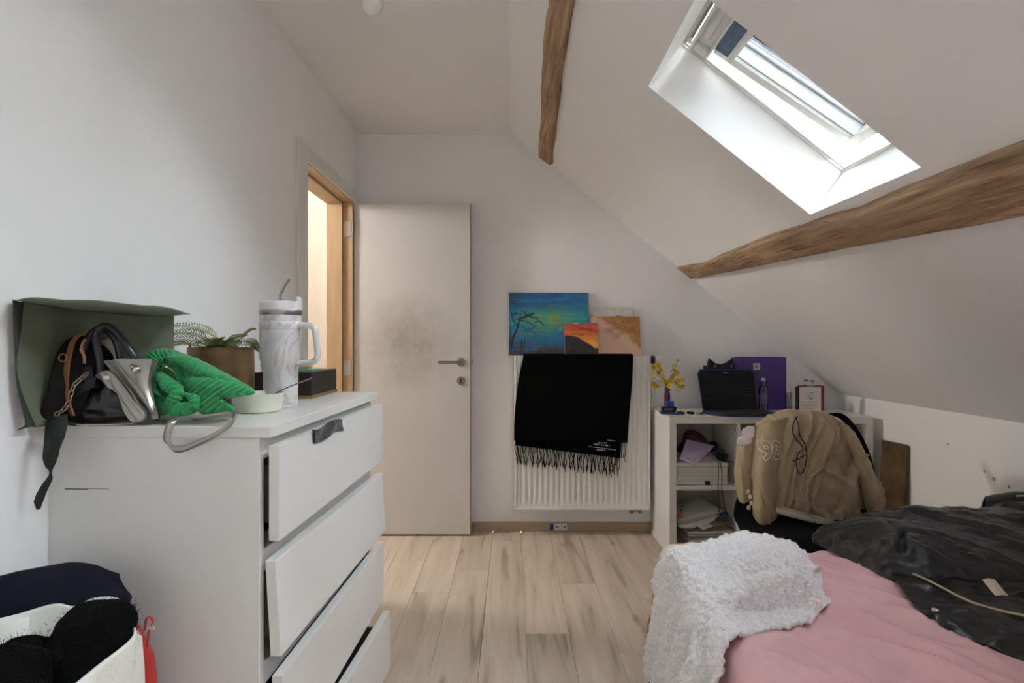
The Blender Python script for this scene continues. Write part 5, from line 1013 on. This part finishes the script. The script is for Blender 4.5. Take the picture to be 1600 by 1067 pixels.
heads = [(1021, 573), (1028, 571), (1022, 584), (1029, 582), (1036, 590), (1026, 603), (1021, 600), (1039, 596), (1043, 599), (1047, 595), (1050, 591), (1052, 588), (1055, 580), (1058, 583), (1052, 571), (1059, 563), (1062, 594), (1066, 593), (1060, 603), (1066, 604), (1046, 603), (1033, 578), (1056, 598)]
for k, (hx_, hy_) in enumerate(heads):
    Yk = 3.205+r_.uniform(-.06, .04); c = P(hx_, hy_, Yk); m = MB(); m.tube(curve([vp+(r_.uniform(-.006, .006), 0, .12), vp+(.3*(c[0]-vp[0]), .3*(c[1]-vp[1]), .19), c], 10), .0012, 5); st_o = m.obj('stem', STM, fv)
    m = MB(); fw = np.array([r_.uniform(-.7, .7), -1, r_.uniform(-.4, .5)]); fw /= np.linalg.norm(fw); s = np.cross(fw, (0, 0, 1)); s /= np.linalg.norm(s); u = np.cross(s, fw); sz = .0155 if k not in (14, 15) else .009
    for q in range(5):
        a_ = q*2*math.pi/5+k; d = s*math.cos(a_)+u*math.sin(a_)+fw*.25; d /= np.linalg.norm(d); petal(m, c, d, np.cross(d, fw), sz*1.3, sz*.62)
    fo_ = m.obj('flower', YP, fv); MB().lathe([(.001, -.002), (.0035, 0), (.001, .003)], c+fw*.003, 7, axis='y').obj('flower_heart', YR, fo_)
m = MB()
for (a_, b_) in (((1020, 590), (1019, 622)), ((1054, 610), (1063, 611)), ((1023, 600), (1024, 615))): m.tube(curve([vp+(0, 0, .14), P(*a_, 3.19), P(*b_, 3.18)], 12), .001, 5)
m.obj('trailing_stem', STM, fv)
def boxt(name, x0, x1, y0, y1, za, zb, mat, label, cat, bevel=.002, group=None):
    return base_tag(MB().box(x0, x1, y0, y1, za, zb).obj(name, mat, bevel=bevel), label, cat, group)
pX = lambda px, Y: (px-CX)*Y/FPX
# stack in front of the vase
m = MB(); m.prism([(pX(1040, 3.12), 3.07, z0+.001), (pX(1082, 3.06), 3.055, z0+.001), (pX(1078, 3.14), 3.15, z0+.001), (pX(1036, 3.2), 3.18, z0+.001)], (0, 0, .002)); m.prism([(pX(1046, 3.08), 3.06, z0+.0035), (pX(1075, 3.07), 3.075, z0+.0035), (pX(1062, 3.14), 3.15, z0+.0035), (pX(1036, 3.16), 3.13, z0+.0035)], (0, 0, .002))
base_tag(m.obj('loose_paper', M('paper_white', 'd2d0ca', .7)), 'loose white paper sheets under the blue wallet on the shelf top', 'paper')
m = MB(); m.prism([(pX(1031, 3.13), 3.10, z0+.006), (pX(1064, 3.1), 3.08, z0+.006), (pX(1060, 3.16), 3.15, z0+.006), (pX(1028, 3.18), 3.16, z0+.006)], (0, 0, .012)); wl0 = m.obj('blue_wallet', M('navy_leatherette', '26366e', .5), bevel=.004); base_tag(wl0, 'flat blue wallet lying in front of the purple vase', 'wallet')
ft = thing('black_tin', (pX(1045, 3.13), 3.12, z0+.018), 'small black tin with pale lettering on the blue wallet', 'tin')
MB().box(pX(1034, 3.12), pX(1056, 3.12), 3.105, 3.140, z0+.018, z0+.047).obj('body', M('tin_black', '14141a', .4), ft, bevel=.003)
m = MB(); v, f = text_mesh('FOOM', .018, .0002); x0_ = pX(1037, 3.12)
m.add([(x0_+q[0]*.95, 3.1045-q[2], z0+.027+q[1]) for q in v], f); m.obj('lettering', M('lettering_pale', 'b9b79c', .6), ft)
boxt('blue_box', pX(1040.5, 3.13), pX(1051.5, 3.13), 3.108, 3.135, z0+.0475, z0+.078, M('box_blue', '2a39a0', .4), 'little royal blue box on top of the black tin', 'box')
sg = thing('sunglasses', (pX(1073, 3.12), 3.11, z0), 'white framed sunglasses with dark lenses on the shelf top', 'sunglasses')
WF = M('frame_white', 'dddbd5', .3); LN = M('lens_dark', '23262b', .1, coat=.5)
for (x_, y_) in ((1064, 637), (1079, 637)):
    c = P(x_, y_, 3.10); c[2] = z0+.0145; e1 = np.array([.026, 0, -.004]); e2 = np.array([.004, .002, .011]); aa = np.linspace(0, 2*np.pi, 20, endpoint=False)
    oval = c+np.outer(np.sign(np.cos(aa))*np.abs(np.cos(aa))**.7, e1)+np.outer(np.sign(np.sin(aa))*np.abs(np.sin(aa))**.7, e2)
    m = MB(); m.tube(oval, .0036, 6, closed=True); m.obj('frame', WF, sg, smooth=True); MB().prism(list(oval), (0, .0012, 0)).obj('lens', LN, sg)
m = MB(); c1 = P(1071.5, 637, 3.10); m.tube([c1+(-.004, 0, -.003), c1+(.004, 0, -.003)], .002, 6); cl_ = P(1057, 636, 3.10); m.tube(curve([(cl_[0], 3.10, z0+.016), (cl_[0]+.002, 3.16, z0+.008), (cl_[0]+.012, 3.22, z0+.003)], 10), .0018, 6); cl_ = P(1087, 639, 3.10); m.tube(curve([(cl_[0], 3.10, z0+.012), (cl_[0]+.004, 3.16, z0+.006), (cl_[0], 3.22, z0+.003)], 10), .0018, 6); m.obj('temple', WF, sg, smooth=True)
m = MB(); m.tube([(pX(1093, 3.16), 3.15, z0+.005), (pX(1107, 3.16), 3.19, z0+.005)], .0045, 8); base_tag(m.obj('marker_cap', M('cap_black', '17171a', .5), smooth=40), 'short black marker lying left of the laptop sleeve', 'pen')
m = MB(); m.tube([(pX(1084, 3.16), 3.20, z0+.0035), (pX(1094, 3.16), 3.17, z0+.0035)], .0035, 8); base_tag(m.obj('dark_clip', M('clip_navy', '2a2f46', .5), smooth=40), 'tiny dark navy clip lying right of the sunglasses', 'clip')
# quilted laptop sleeve, open like a book, laptop half out
ls = thing('laptop_sleeve', (1.16, 3.15, z0), 'black quilted laptop sleeve with blue piping propped open on the shelf', 'laptop sleeve')
QB = M('quilted_black', '0d0d10', .8, bump=.5, bs=45)
def rrect(w, h, rad, n=8):
    p = []
    for cx_, cy_, a0 in ((w/2-rad, h-rad, 0), (-w/2+rad, h-rad, 90), (-w/2+rad, rad, 180), (w/2-rad, rad, 270)):
        for k in range(n): a_ = math.radians(a0+90*k/(n-1)); p.append((cx_+rad*math.cos(a_), cy_+rad*math.sin(a_)))
    return p
def lidmap(q): x, h = q; sx = 1-.05*(1-h/.245); return np.array([pX(1138, 3.24)+x*sx+.010*(1-h/.245), 3.225+h*.22, z0+.006+h*.975])
ol = [lidmap(q) for q in rrect(.335, .245, .035)]
m = MB(); m.prism(ol, (0, .012, 0)); lid_o = m.obj('lid', QB, ls, bevel=.003)
m = MB()
for k in range(1, 22):
    h = .01+k*.0105; m.tube([lidmap((-.155, h))+(0, -.0006, 0), lidmap((.155, h))+(0, -.0006, 0)], .0022, 5)
m.obj('quilting', QB, lid_o, smooth=True)
MB().tube(closed_curve(ol, 160), .0042, 8, closed=True).obj('piping', M('piping_blue', '1b2c5c', .6), ls, smooth=True)
v, f = text_mesh('tibo', .014, .0002); c_ = lidmap((-.018, .226)); m = MB(); m.add([(c_[0]+q[0], c_[1]-.003-q[2], c_[2]+q[1]) for q in v], f); m.obj('logo', M('logo_silver', 'a9a9ad', .4), lid_o)
bs_ = [(pX(1103, 3.2), 3.225), (pX(1186, 3.2), 3.225), (pX(1212, 3.10), 3.10), (pX(1204, 3.06), 3.045), (pX(1150, 3.03), 3.035), (pX(1120, 3.06), 3.08)]
pl = closed_curve([(x, y, z0+.001) for x, y in bs_], 60); m = MB(); m.prism(list(pl), (0, 0, .010)); m.obj('base', M('piping_blue', '1b2c5c', .6), ls, bevel=.003)
m = MB(); m.prism([(x*.97+.03*1.17, y*.96+.04*3.13, z0+.0115) for x, y, _ in pl], (0, 0, .008)); m.obj('laptop', M('laptop_grey', '2b2b30', .4), ls, bevel=.002)
# cat-eared black pouch and little grey box behind the sleeve
ce = thing('cat_pouch', (pX(1128, 3.33), 3.33, z0), 'black pouch with two pointed cat ears standing behind the laptop sleeve', 'pouch')
Yc = 3.315; E_ = [(1106, 636), (1106, 590), (1105, 577), (1109, 560), (1113, 563), (1119, 568), (1128, 569), (1136, 567), (1141, 563), (1146, 560), (1149, 574), (1150, 590), (1150, 636)]
m = MB(); m.prism([(lambda p: (p[0], p[1], max(p[2], z0+.001)))(P(x, y, Yc)) for x, y in E_], (0, .03, 0)); o = m.obj('body', M('cat_black', '151517', .75, bump=.2, bs=90), ce, bevel=.004)
m = MB()
for x in (1117, 1143): c_ = P(x, 572, Yc-.001); m.lathe([(.008, 0), (.006, -.003), (.001, -.004)], c_, 12, axis='y')
c_ = P(1130, 572.5, Yc-.001); m.lathe([(.004, 0), (.001, -.003)], c_, 8, axis='y'); m.obj('face_bead', M('bead_grey', '4a4a4c', .3), o, smooth=True)
boxt('grey_case', pX(1101.5, 3.33), pX(1113, 3.33), 3.348, 3.37, z0, EYE-(571-CY)*3.35/FPX, M('case_grey', '3d3a38', .5), 'slim dark grey case standing left of the cat eared pouch', 'case')
# purple lever-arch binder with sticker
pb = thing('purple_binder', (pX(1188, 3.36), 3.37, z0), 'large purple binder with a white sticker leaning at the back of the shelf', 'binder')
PUR = M('binder_purple', '4f3a86', .45, var=.04, vs=4)
bx0, bx1 = pX(1147.5, 3.35), pX(1228, 3.35); zt = EYE-(557.5-CY)*3.35/FPX
MB().box(bx0+.012, bx1, 3.345, 3.350, z0, zt).obj('front_cover', PUR, pb, bevel=.0015); MB().box(bx0+.012, bx1, 3.398, 3.402, z0, zt).obj('rear_cover', PUR, pb, bevel=.0015); MB().box(bx0, bx0+.014, 3.345, 3.402, z0, zt).obj('spine', PUR, pb, bevel=.004)
MB().box(bx0+.016, bx1-.012, 3.352, 3.396, z0+.008, zt-.010).obj('pages', M('paper_white', 'd2d0ca', .7), pb)
MB().box(pX(1177, 3.345), pX(1187.5, 3.345), 3.3445, 3.345, EYE-(578-CY)*3.345/FPX, EYE-(567.5-CY)*3.345/FPX).obj('sticker', M('sticker_pale', 'c9c4c2', .6), pb)
m = MB(); c_ = P(1182, 573, 3.3442); m.lathe([(.010, 0), (.010, -.0003)], c_, 14, axis='y'); m.box(c_[0]-.003, c_[0]+.003, 3.3438, 3.3445, c_[2]+.006, c_[2]+.014); m.obj('sticker_print', M('print_grey2', '8d8585', .6), pb)
m = MB(); c_ = P(1161, 566, 3.3445); m.lathe([(.005, 0), (.006, -.001), (.003, -.0015)], c_, 12, axis='y'); m.obj('rivet', M('rivet_dark', '2a2140', .4), pb)
# clear bottles
CLR = glass_mat('clear_plastic', (.93, .93, .95))
gl_ = thing('clear_bottle', (pX(1192.5, 3.27), 3.27, z0), 'clear empty plastic bottle standing in front of the purple binder', 'bottle')
bp_ = np.array([pX(1192.5, 3.275), 3.275, z0+.001])
MB().lathe([(.001, 0), (.024, 0), (.026, .004), (.026, .03), (.0245, .034), (.026, .038), (.026, .12), (.024, .135), (.014, .158), (.011, .165), (.011, .178), (.0095, .178), (.010, .165), (.0245, .12), (.0245, .006), (.001, .004)], bp_, 32, caps=False).obj('body', CLR, gl_, smooth=35)
MB().lathe([(.001, .178), (.0118, .178), (.0118, .196), (.001, .197)], bp_, 20, caps=False).obj('cap', M('cap_frost', 'b5abc4', .4), gl_, smooth=35)
MB().lathe([(.0264, .05), (.0264, .105)], bp_, 32, caps=False).obj('label', M('label_frost', '8d7fb0', .5, alpha=.45), gl_, smooth=True)
g2 = thing('spray_bottle', (pX(1233, 3.28), 3.28, z0), 'slim translucent grey spray bottle between the binder and the clipboard', 'bottle')
b2 = np.array([pX(1233, 3.28), 3.28, z0]); MB().lathe([(.001, 0), (.015, 0), (.016, .004), (.016, .10), (.010, .115), (.001, .116)], b2, 24, caps=False).obj('body', M('bottle_grey', '8f8b88', .25, coat=.3), g2, smooth=35)
MB().lathe([(.009, .115), (.009, .135), (.006, .137), (.006, .150), (.001, .151)], b2, 16, caps=False).obj('nozzle', M('nozzle_white', 'c4c1bd', .4), g2, smooth=35)
m = MB(); m.prism([(b2[0]-.010, b2[1]-.016, z0+.03), (b2[0]+.010, b2[1]-.016, z0+.03), (b2[0]+.010, b2[1]-.016, z0+.08), (b2[0]-.010, b2[1]-.016, z0+.08)], (0, .001, 0)); m.obj('label', M('label_grey', 'aaa6a2', .6), g2)
# clipboard with printed sheet
cb = thing('clipboard', (pX(1266, 3.2), 3.2, z0), 'red clipboard holding a printed white sheet, leaning upright on the shelf', 'clipboard')
Ycb = 3.195; qz = lambda y: EYE-(y-CY)*Ycb/FPX
MB().box(pX(1249.5, Ycb), pX(1288, Ycb), Ycb, Ycb+.030, z0, qz(602.5)).obj('board', M('clip_red', '8f2620', .5), cb, bevel=.002)
MB().box(pX(1247, Ycb), pX(1250, Ycb), Ycb+.002, Ycb+.032, z0, qz(604.5)).obj('dark_edge', M('edge_black', '1b1717', .6), cb, bevel=.001)
MB().box(pX(1249, Ycb), pX(1282.5, Ycb), Ycb-.003, Ycb-.0005, z0, qz(604.5)).obj('sheet', M('sheet_white', 'd6d0cc', .6), cb)
m = MB(); R3 = np.random.default_rng(4)
for y in (631, 633.5, 636, 638.5): m.box(pX(1252, Ycb), pX(1252+R3.uniform(17, 26), Ycb), Ycb-.0036, Ycb-.003, qz(y+.45), qz(y-.45))
m.box(pX(1251, Ycb), pX(1281, Ycb), Ycb-.0036, Ycb-.003, qz(628.2), qz(627.6)); m.obj('red_print', M('print_rose', 'b98a86', .6), cb)
m = MB()
for (x, y, w, h) in ((1267.5, 613, 5, 1.2), (1267.5, 622.5, 3.2, 2.2)): m.box(pX(x-w/2, Ycb), pX(x+w/2, Ycb), Ycb-.0036, Ycb-.003, qz(y+h/2), qz(y-h/2))
for x in (1262, 1263.5, 1265.5, 1269.5): m.box(pX(x-.2, Ycb), pX(x+.2, Ycb), Ycb-.0036, Ycb-.003, qz(623), qz(614))
m.obj('grey_print', M('print_dark', '6f6668', .6), cb)
m = MB()
for x in (1265, 1269.5): c_ = P(x, 642.3, Ycb-.003); m.lathe([(.0035, 0), (.0035, -.0006)], c_, 10, axis='y')
m.obj('red_dot', M('dot_red', '9a3242', .5), cb)
m = MB()
for x in (1274.5, 1279): c_ = P(x, 643, Ycb-.003); m.lathe([(.0028, 0), (.0028, -.0006)], c_, 10, axis='y')
m.obj('grey_dot', M('dot_grey', '8d8890', .5), cb)
m = MB(); c_ = P(1266, 603, Ycb); m.box(c_[0]-.022, c_[0]+.022, Ycb-.006, Ycb+.034, c_[2]-.006, c_[2]+.004); m.tube(curve([c_+(-.020, .01, .003), c_+(-.024, .012, .024), c_+(-.016, .012, .031), c_+(.024, .012, .028), c_+(.027, .012, .022), c_+(.020, .01, .003)], 24), .0016, 6); m.obj('spring_clip', M('clip_steel', 'a5a29f', .3, 1), cb, smooth=40)
m = MB(); m.box(c_[0]-.026, c_[0]-.012, Ycb+.006, Ycb+.020, c_[2]+.027, c_[2]+.034); m.box(c_[0]+.012, c_[0]+.026, Ycb+.006, Ycb+.020, c_[2]+.024, c_[2]+.031); m.obj('clip_sleeve', M('edge_black', '1b1717', .6), cb)
# pale hair clip
m = MB(); c_ = P(1243, 640, 3.05); c_[2] = z0
m.tube(curve([c_+(-.022, .02, .003), c_+(-.012, .02, .016), c_+(-.003, .02, .026), c_+(.002, .02, .022), c_+(-.004, .02, .006)], 20), .0018, 6); m.tube(curve([c_+(-.006, .01, .004), c_+(.004, .01, .015), c_+(.018, .01, .012), c_+(.022, .01, .003)], 16), .003, 6); base_tag(m.obj('hair_clip', M('clip_mint', 'b5bfb8', .4), smooth=True), 'pale mint hair clip at the front edge of the shelf, above the jacket collar', 'hair clip')

# ------------------------------------------------------------------ inside the shelf unit
zl, zu = .038, .386; cx0 = SX0+.038; cx1 = cx0+cw
wb = thing('white_box', ((cx0+1.17)/2, 3.2, zu), 'white storage box with a small black latch in the upper left compartment', 'box')
wx1 = pX(1137, 3.075); wt = EYE-(723-CY)*3.075/FPX
MB().box(cx0+.004, wx1, 3.075, 3.36, zu+.001, wt-.022).obj('body', M('box_ivory', 'cfcdc6', .5), wb, bevel=.004); MB().box(cx0+.002, wx1+.002, 3.072, 3.362, wt-.020, wt).obj('lid', M('box_ivory', 'cfcdc6', .5), wb, bevel=.004)
m = MB()
for q in (.03, .05, .07): m.box(cx0+.006, wx1-.002, 3.0745, 3.0755, zu+q, zu+q+.0012)
m.obj('groove', M('groove_grey', 'a3a19b', .6), wb)
c_ = P(1105.5, 754.5, 3.072); m = MB(); m.box(c_[0]-.013, c_[0]+.013, 3.068, 3.075, c_[2]-.009, c_[2]+.000); m.box(c_[0]-.012, c_[0]+.012, 3.066, 3.075, c_[2]+.002, c_[2]+.009); m.obj('latch', M('latch_black', '1a1a1c', .4), wb, bevel=.001)
def slab(name, pts, th, mat_c, mat_p, label, cat, spine=True):
    t = thing(name, np.mean(pts, 0), label, cat); p = [np.array(q) for q in pts]; n = np.cross(p[1]-p[0], p[3]-p[0]); n /= np.linalg.norm(n)
    if n[2] < 0: n = -n
    m = MB(); m.prism([q+n*th for q in p], tuple(n*.0025)); m.prism(p, tuple(n*.0025)); m.prism([p[0], p[3], p[3]+n*(th+.0025), p[0]+n*(th+.0025)], tuple((p[1]-p[0])/np.linalg.norm(p[1]-p[0])*.003)); o = m.obj('cover', mat_c, t)
    c = sum(p)/4; MBp = MB(); MBp.prism([c+(q-c)*.965+n*.0026 for q in p], tuple(n*(th-.003))); MBp.obj('pages', mat_p, t); return t, n
def QP(L): return [P(*q) for q in L]
PGS = M('pages_cream', 'd3ccc6', .8)
# mauve paperback tilted on the box, with a pink folder below it
m = MB(); q = [(pX(1060, 3.08), 3.085, wt+.002), (pX(1112, 3.08), 3.085, wt+.002), (pX(1118, 3.1), 3.16, wt+.03), (pX(1108, 3.25), 3.28, wt+.045), (pX(1066, 3.25), 3.28, wt+.005)]; m.prism(q, (0, .004, .004)); base_tag(m.obj('pink_folder', M('folder_pink', 'c9b5c2', .6), bevel=.001), 'pale pink folder on the white box, under the mauve book', 'folder')
bk_, n_ = slab('mauve_book', QP([(1061, 717, 3.08), (1086, 727.5, 3.07), (1114, 700, 3.17), (1071, 690, 3.20)]), .018, M('cover_mauve', 'b3a2c4', .5, var=.12, vs=9), PGS, 'tilted mauve paperback with orange print lying on the white box', 'book')
m = MB(); p_ = QP([(1061, 717, 3.08), (1086, 727.5, 3.07), (1114, 700, 3.17), (1071, 690, 3.20)])
def onb(s, t): return (p_[0]*(1-s)+p_[1]*s)*(1-t)+(p_[3]*(1-s)+p_[2]*s)*t+n_*.0209
for (s, t, w, h) in ((.62, .10, .22, .07), (.72, .22, .2, .06), (.60, .26, .12, .05), (.78, .36, .16, .05), (.66, .40, .1, .04), (.80, .52, .14, .04)): m.prism([onb(s, t), onb(s+w, t), onb(s+w, t+h), onb(s, t+h)], tuple(n_*.0006))
m.obj('orange_print', M('print_orange', 'd78a5a', .5), bk_); m = MB(); m.prism([onb(.42, .05), onb(.46, .05), onb(.46, .75), onb(.42, .75)], tuple(n_*.0006)); m.obj('blue_line', M('print_violet', '4a4490', .5), bk_)
m = MB(); inflate(m, QP([(1066, 688, 3.28), (1070, 676, 3.28), (1080, 671, 3.28), (1093, 676, 3.28), (1104, 688, 3.28), (1104, 698, 3.28), (1080, 702, 3.28), (1066, 698, 3.28)]), .06, .05, 50, 10, lambda G: .006*fbm(G*22, 5)); base_tag(m.obj('brown_cap', M('brown_check', '3b2620', .9, vs=22, col2='5d4436', bump=.3), smooth=True), 'brown knitted cap at the back of the upper left compartment', 'cap')
m = MB(); inflate(m, QP([(1059, 696, 3.22), (1075, 690, 3.24), (1098, 694, 3.26), (1118, 690, 3.28), (1120, 702, 3.25), (1100, 708, 3.22), (1060, 706, 3.2)]), .03, .03, 50, 10, lambda G: .005*fbm(G*26, 5)); base_tag(m.obj('black_glove', M('black_wool', '141214', .95, bump=.4, bs=150), smooth=True), 'black knitted glove in front of the brown cap in the shelf', 'glove')
cbx = thing('cable_bundle', P(1129, 716, 3.1), 'tangled black cable bundle beside the mauve book with two leads hanging down', 'cable')
CB = M('cable_black', '121214', .5); R3 = np.random.default_rng(8)
m = MB()
for k in range(9):
    c_ = np.array([pX(1128, 3.12)+R3.uniform(-.012, .012), 3.12+R3.uniform(-.02, .02), wt+.022+R3.uniform(-.008, .022)]); a_ = np.linspace(0, 2*np.pi, 24, endpoint=False); t1 = R3.normal(0, 1, 3); t1 /= np.linalg.norm(t1); t2 = np.cross(t1, R3.normal(0, 1, 3)); t2 /= np.linalg.norm(t2)
    ring_ = c_+np.outer(np.cos(a_), t1)*R3.uniform(.016, .030)+np.outer(np.sin(a_), t2)*R3.uniform(.012, .02); ring_[:, 2] = np.maximum(ring_[:, 2], wt+.004); ring_[:, 0] = np.minimum(ring_[:, 0], cx1-.006); m.tube(ring_, .0032, 6, closed=True)
m.obj('coil', CB, cbx, smooth=True)
for L_ in ([(1122.5, 722, 3.07), (1122.5, 735, 3.055), (1122, 760, 3.04), (1123, 790, 3.06), (1124, 800, 3.1)], [(1125.5, 722, 3.07), (1128, 740, 3.055), (1128, 762, 3.04), (1131, 785, 3.05), (1134, 803, 3.08)], [(1134, 718, 3.08), (1145, 722, 3.1), (1152, 721, 3.15)]):
    MB().tube(curve(QP(L_), 40), .0022, 6).obj('lead', CB, cbx, smooth=True)
# lower compartment: papers, magazines, pen
def sheet(name, pts, mat, label, cat, th=.0015, group=None, bend=.004, seed=1):
    q = QP(pts); g = [[q[0], (q[0]+q[1])/2, q[1]], [(q[0]+q[3])/2, sum(q)/4, (q[1]+q[2])/2], [q[3], (q[3]+q[2])/2, q[2]]]
    m = MB(); surf(m, g, 14, 14, lambda U, V, G: bend*fbm(G*14, seed), th, (0, 0, 9)); return base_tag(m.obj(name, mat, smooth=50), label, cat, group)
zs = zl
R4 = np.random.default_rng(31)
mags = [('d2cfc6', 0), ('b5b1aa', .01), ('c4bfb5', -.006), ('d8d5cd', .008), ('94908a', -.01), ('c7c1b3', .004), ('a9a497', .0), ('dcd9d2', -.004)]
for k, (cl_, dx) in enumerate(mags):
    th = .0105; z_ = zs+.001+k*.0112; x0_, x1_ = pX(1077, 3.1)+dx-.002*k, pX(1143, 3.1)+dx*.5; m = MB(); T_ = lambda x, y, z, k=k: (x+.004*math.sin(k*2)+(y-3.1)*(.05*math.sin(k*3)), y, z)
    m.box(x0_, min(x1_, cx1-.012), 3.085+.012*math.sin(k*1.7), 3.34, z_, z_+th, T_); o = m.obj('magazine', M('magazine_%d' % k, cl_, .6, var=.10, vs=30), bevel=.0015)
    base_tag(o, ['grey magazine at the very bottom of the stack in the shelf', 'dark grey magazine second from the bottom of the stack', 'beige magazine third from the bottom of the stack', 'pale magazine fourth from the bottom of the stack', 'darkest magazine, fifth from the bottom of the stack', 'fawn magazine third from the top of the stack', 'olive grey magazine second from the top of the stack', 'whitest magazine on top of the magazine stack'][k], 'magazine', 'magazines in the lower left compartment')
zt_ = zs+.092
pr = thing('printed_papers', (pX(1090, 3.15), 3.18, zt_), 'sheaf of printed white papers lying askew on the magazine stack', 'paper')
SHT = M('paper_white', 'd2d0ca', .7)
def zp_(px, py, Y): return P(px, py, Y)
tops = [[(1058, 816, 3.07), (1087, 813, 3.07), (1132, 799, 3.16), (1090, 776, 3.33), (1058, 783, 3.36)], [(1060, 822, 3.06), (1103, 821, 3.06), (1122, 806, 3.11), (1095, 790, 3.25), (1060, 790, 3.3)], [(1062, 824, 3.065), (1080, 825, 3.06), (1118, 812, 3.09), (1100, 795, 3.22), (1062, 796, 3.26)]]
for k, L_ in enumerate(tops):
    m = MB(); m.prism([P(*q) for q in L_], (0, 0, -.0025)); o = m.obj('sheet', SHT, pr)
    if k == 0:
        q = [P(*c) for c in L_]; m = MB()
        for (a_, b_, w, h) in ((.12, .30, .10, .05), (.26, .36, .10, .05), (.40, .42, .12, .05), (.08, .44, .12, .04), (.24, .50, .12, .04), (.38, .56, .10, .04), (.15, .62, .06, .03), (.35, .68, .07, .03), (.2, .78, .06, .03), (.45, .8, .06, .03)):
            def on0(s, t): return (q[0]*(1-s)+q[2]*s)*(1-t)+(q[4]*(1-s)+q[3]*s)*t+np.array([0, 0, .005])
            m.prism([on0(a_, b_), on0(a_+w, b_), on0(a_+w, b_+h), on0(a_, b_+h)], (0, 0, .0006))
        m.obj('printed_block', M('ink_grey', '4f4d50', .7), o)
sheet('red_leaflet', [(1058, 811, 3.062), (1068, 808, 3.062), (1064, 800, 3.10), (1058, 801, 3.10)], M('leaflet_red', 'a85a50', .6), 'small red leaflet at the left edge of the printed papers', 'paper')
sheet('folded_page', [(1088, 820, 3.055), (1098, 828, 3.05), (1115, 822, 3.07), (1105, 816, 3.08)], SHT, 'folded white page corner jutting out under the papers', 'paper', seed=5)
m = MB(); inflate(m, QP([(1124, 803, 3.09), (1132, 799, 3.1), (1138, 802, 3.1), (1137, 812, 3.09), (1128, 813, 3.08)]), .02, .02, 30, 8, lambda G: .003*fbm(G*40, 3)); base_tag(m.obj('blue_pouch', M('pouch_blue', '24344f', .6), smooth=True), 'small dark blue pouch at the right of the printed papers', 'pouch')
m = MB(); inflate(m, QP([(1108, 816, 3.1), (1122, 808, 3.12), (1140, 808, 3.12), (1143, 818, 3.11), (1128, 821, 3.1), (1112, 822, 3.09)]), .02, .02, 30, 8, lambda G: .004*fbm(G*40, 3)); base_tag(m.obj('ochre_packet', M('packet_ochre', '8d7f62', .5, vs=40, col2='55503f'), smooth=True), 'crumpled ochre packet between the papers and the magazines', 'packet')
m = MB(); m.tube([P(1058.5, 851.5, 3.062), P(1104, 857.5, 3.056)], .004, 8); base_tag(m.obj('pencil', M('pencil_maroon', '5a2334', .5), smooth=40), 'dark red pencil lying on the bottom panel of the shelf', 'pencil')
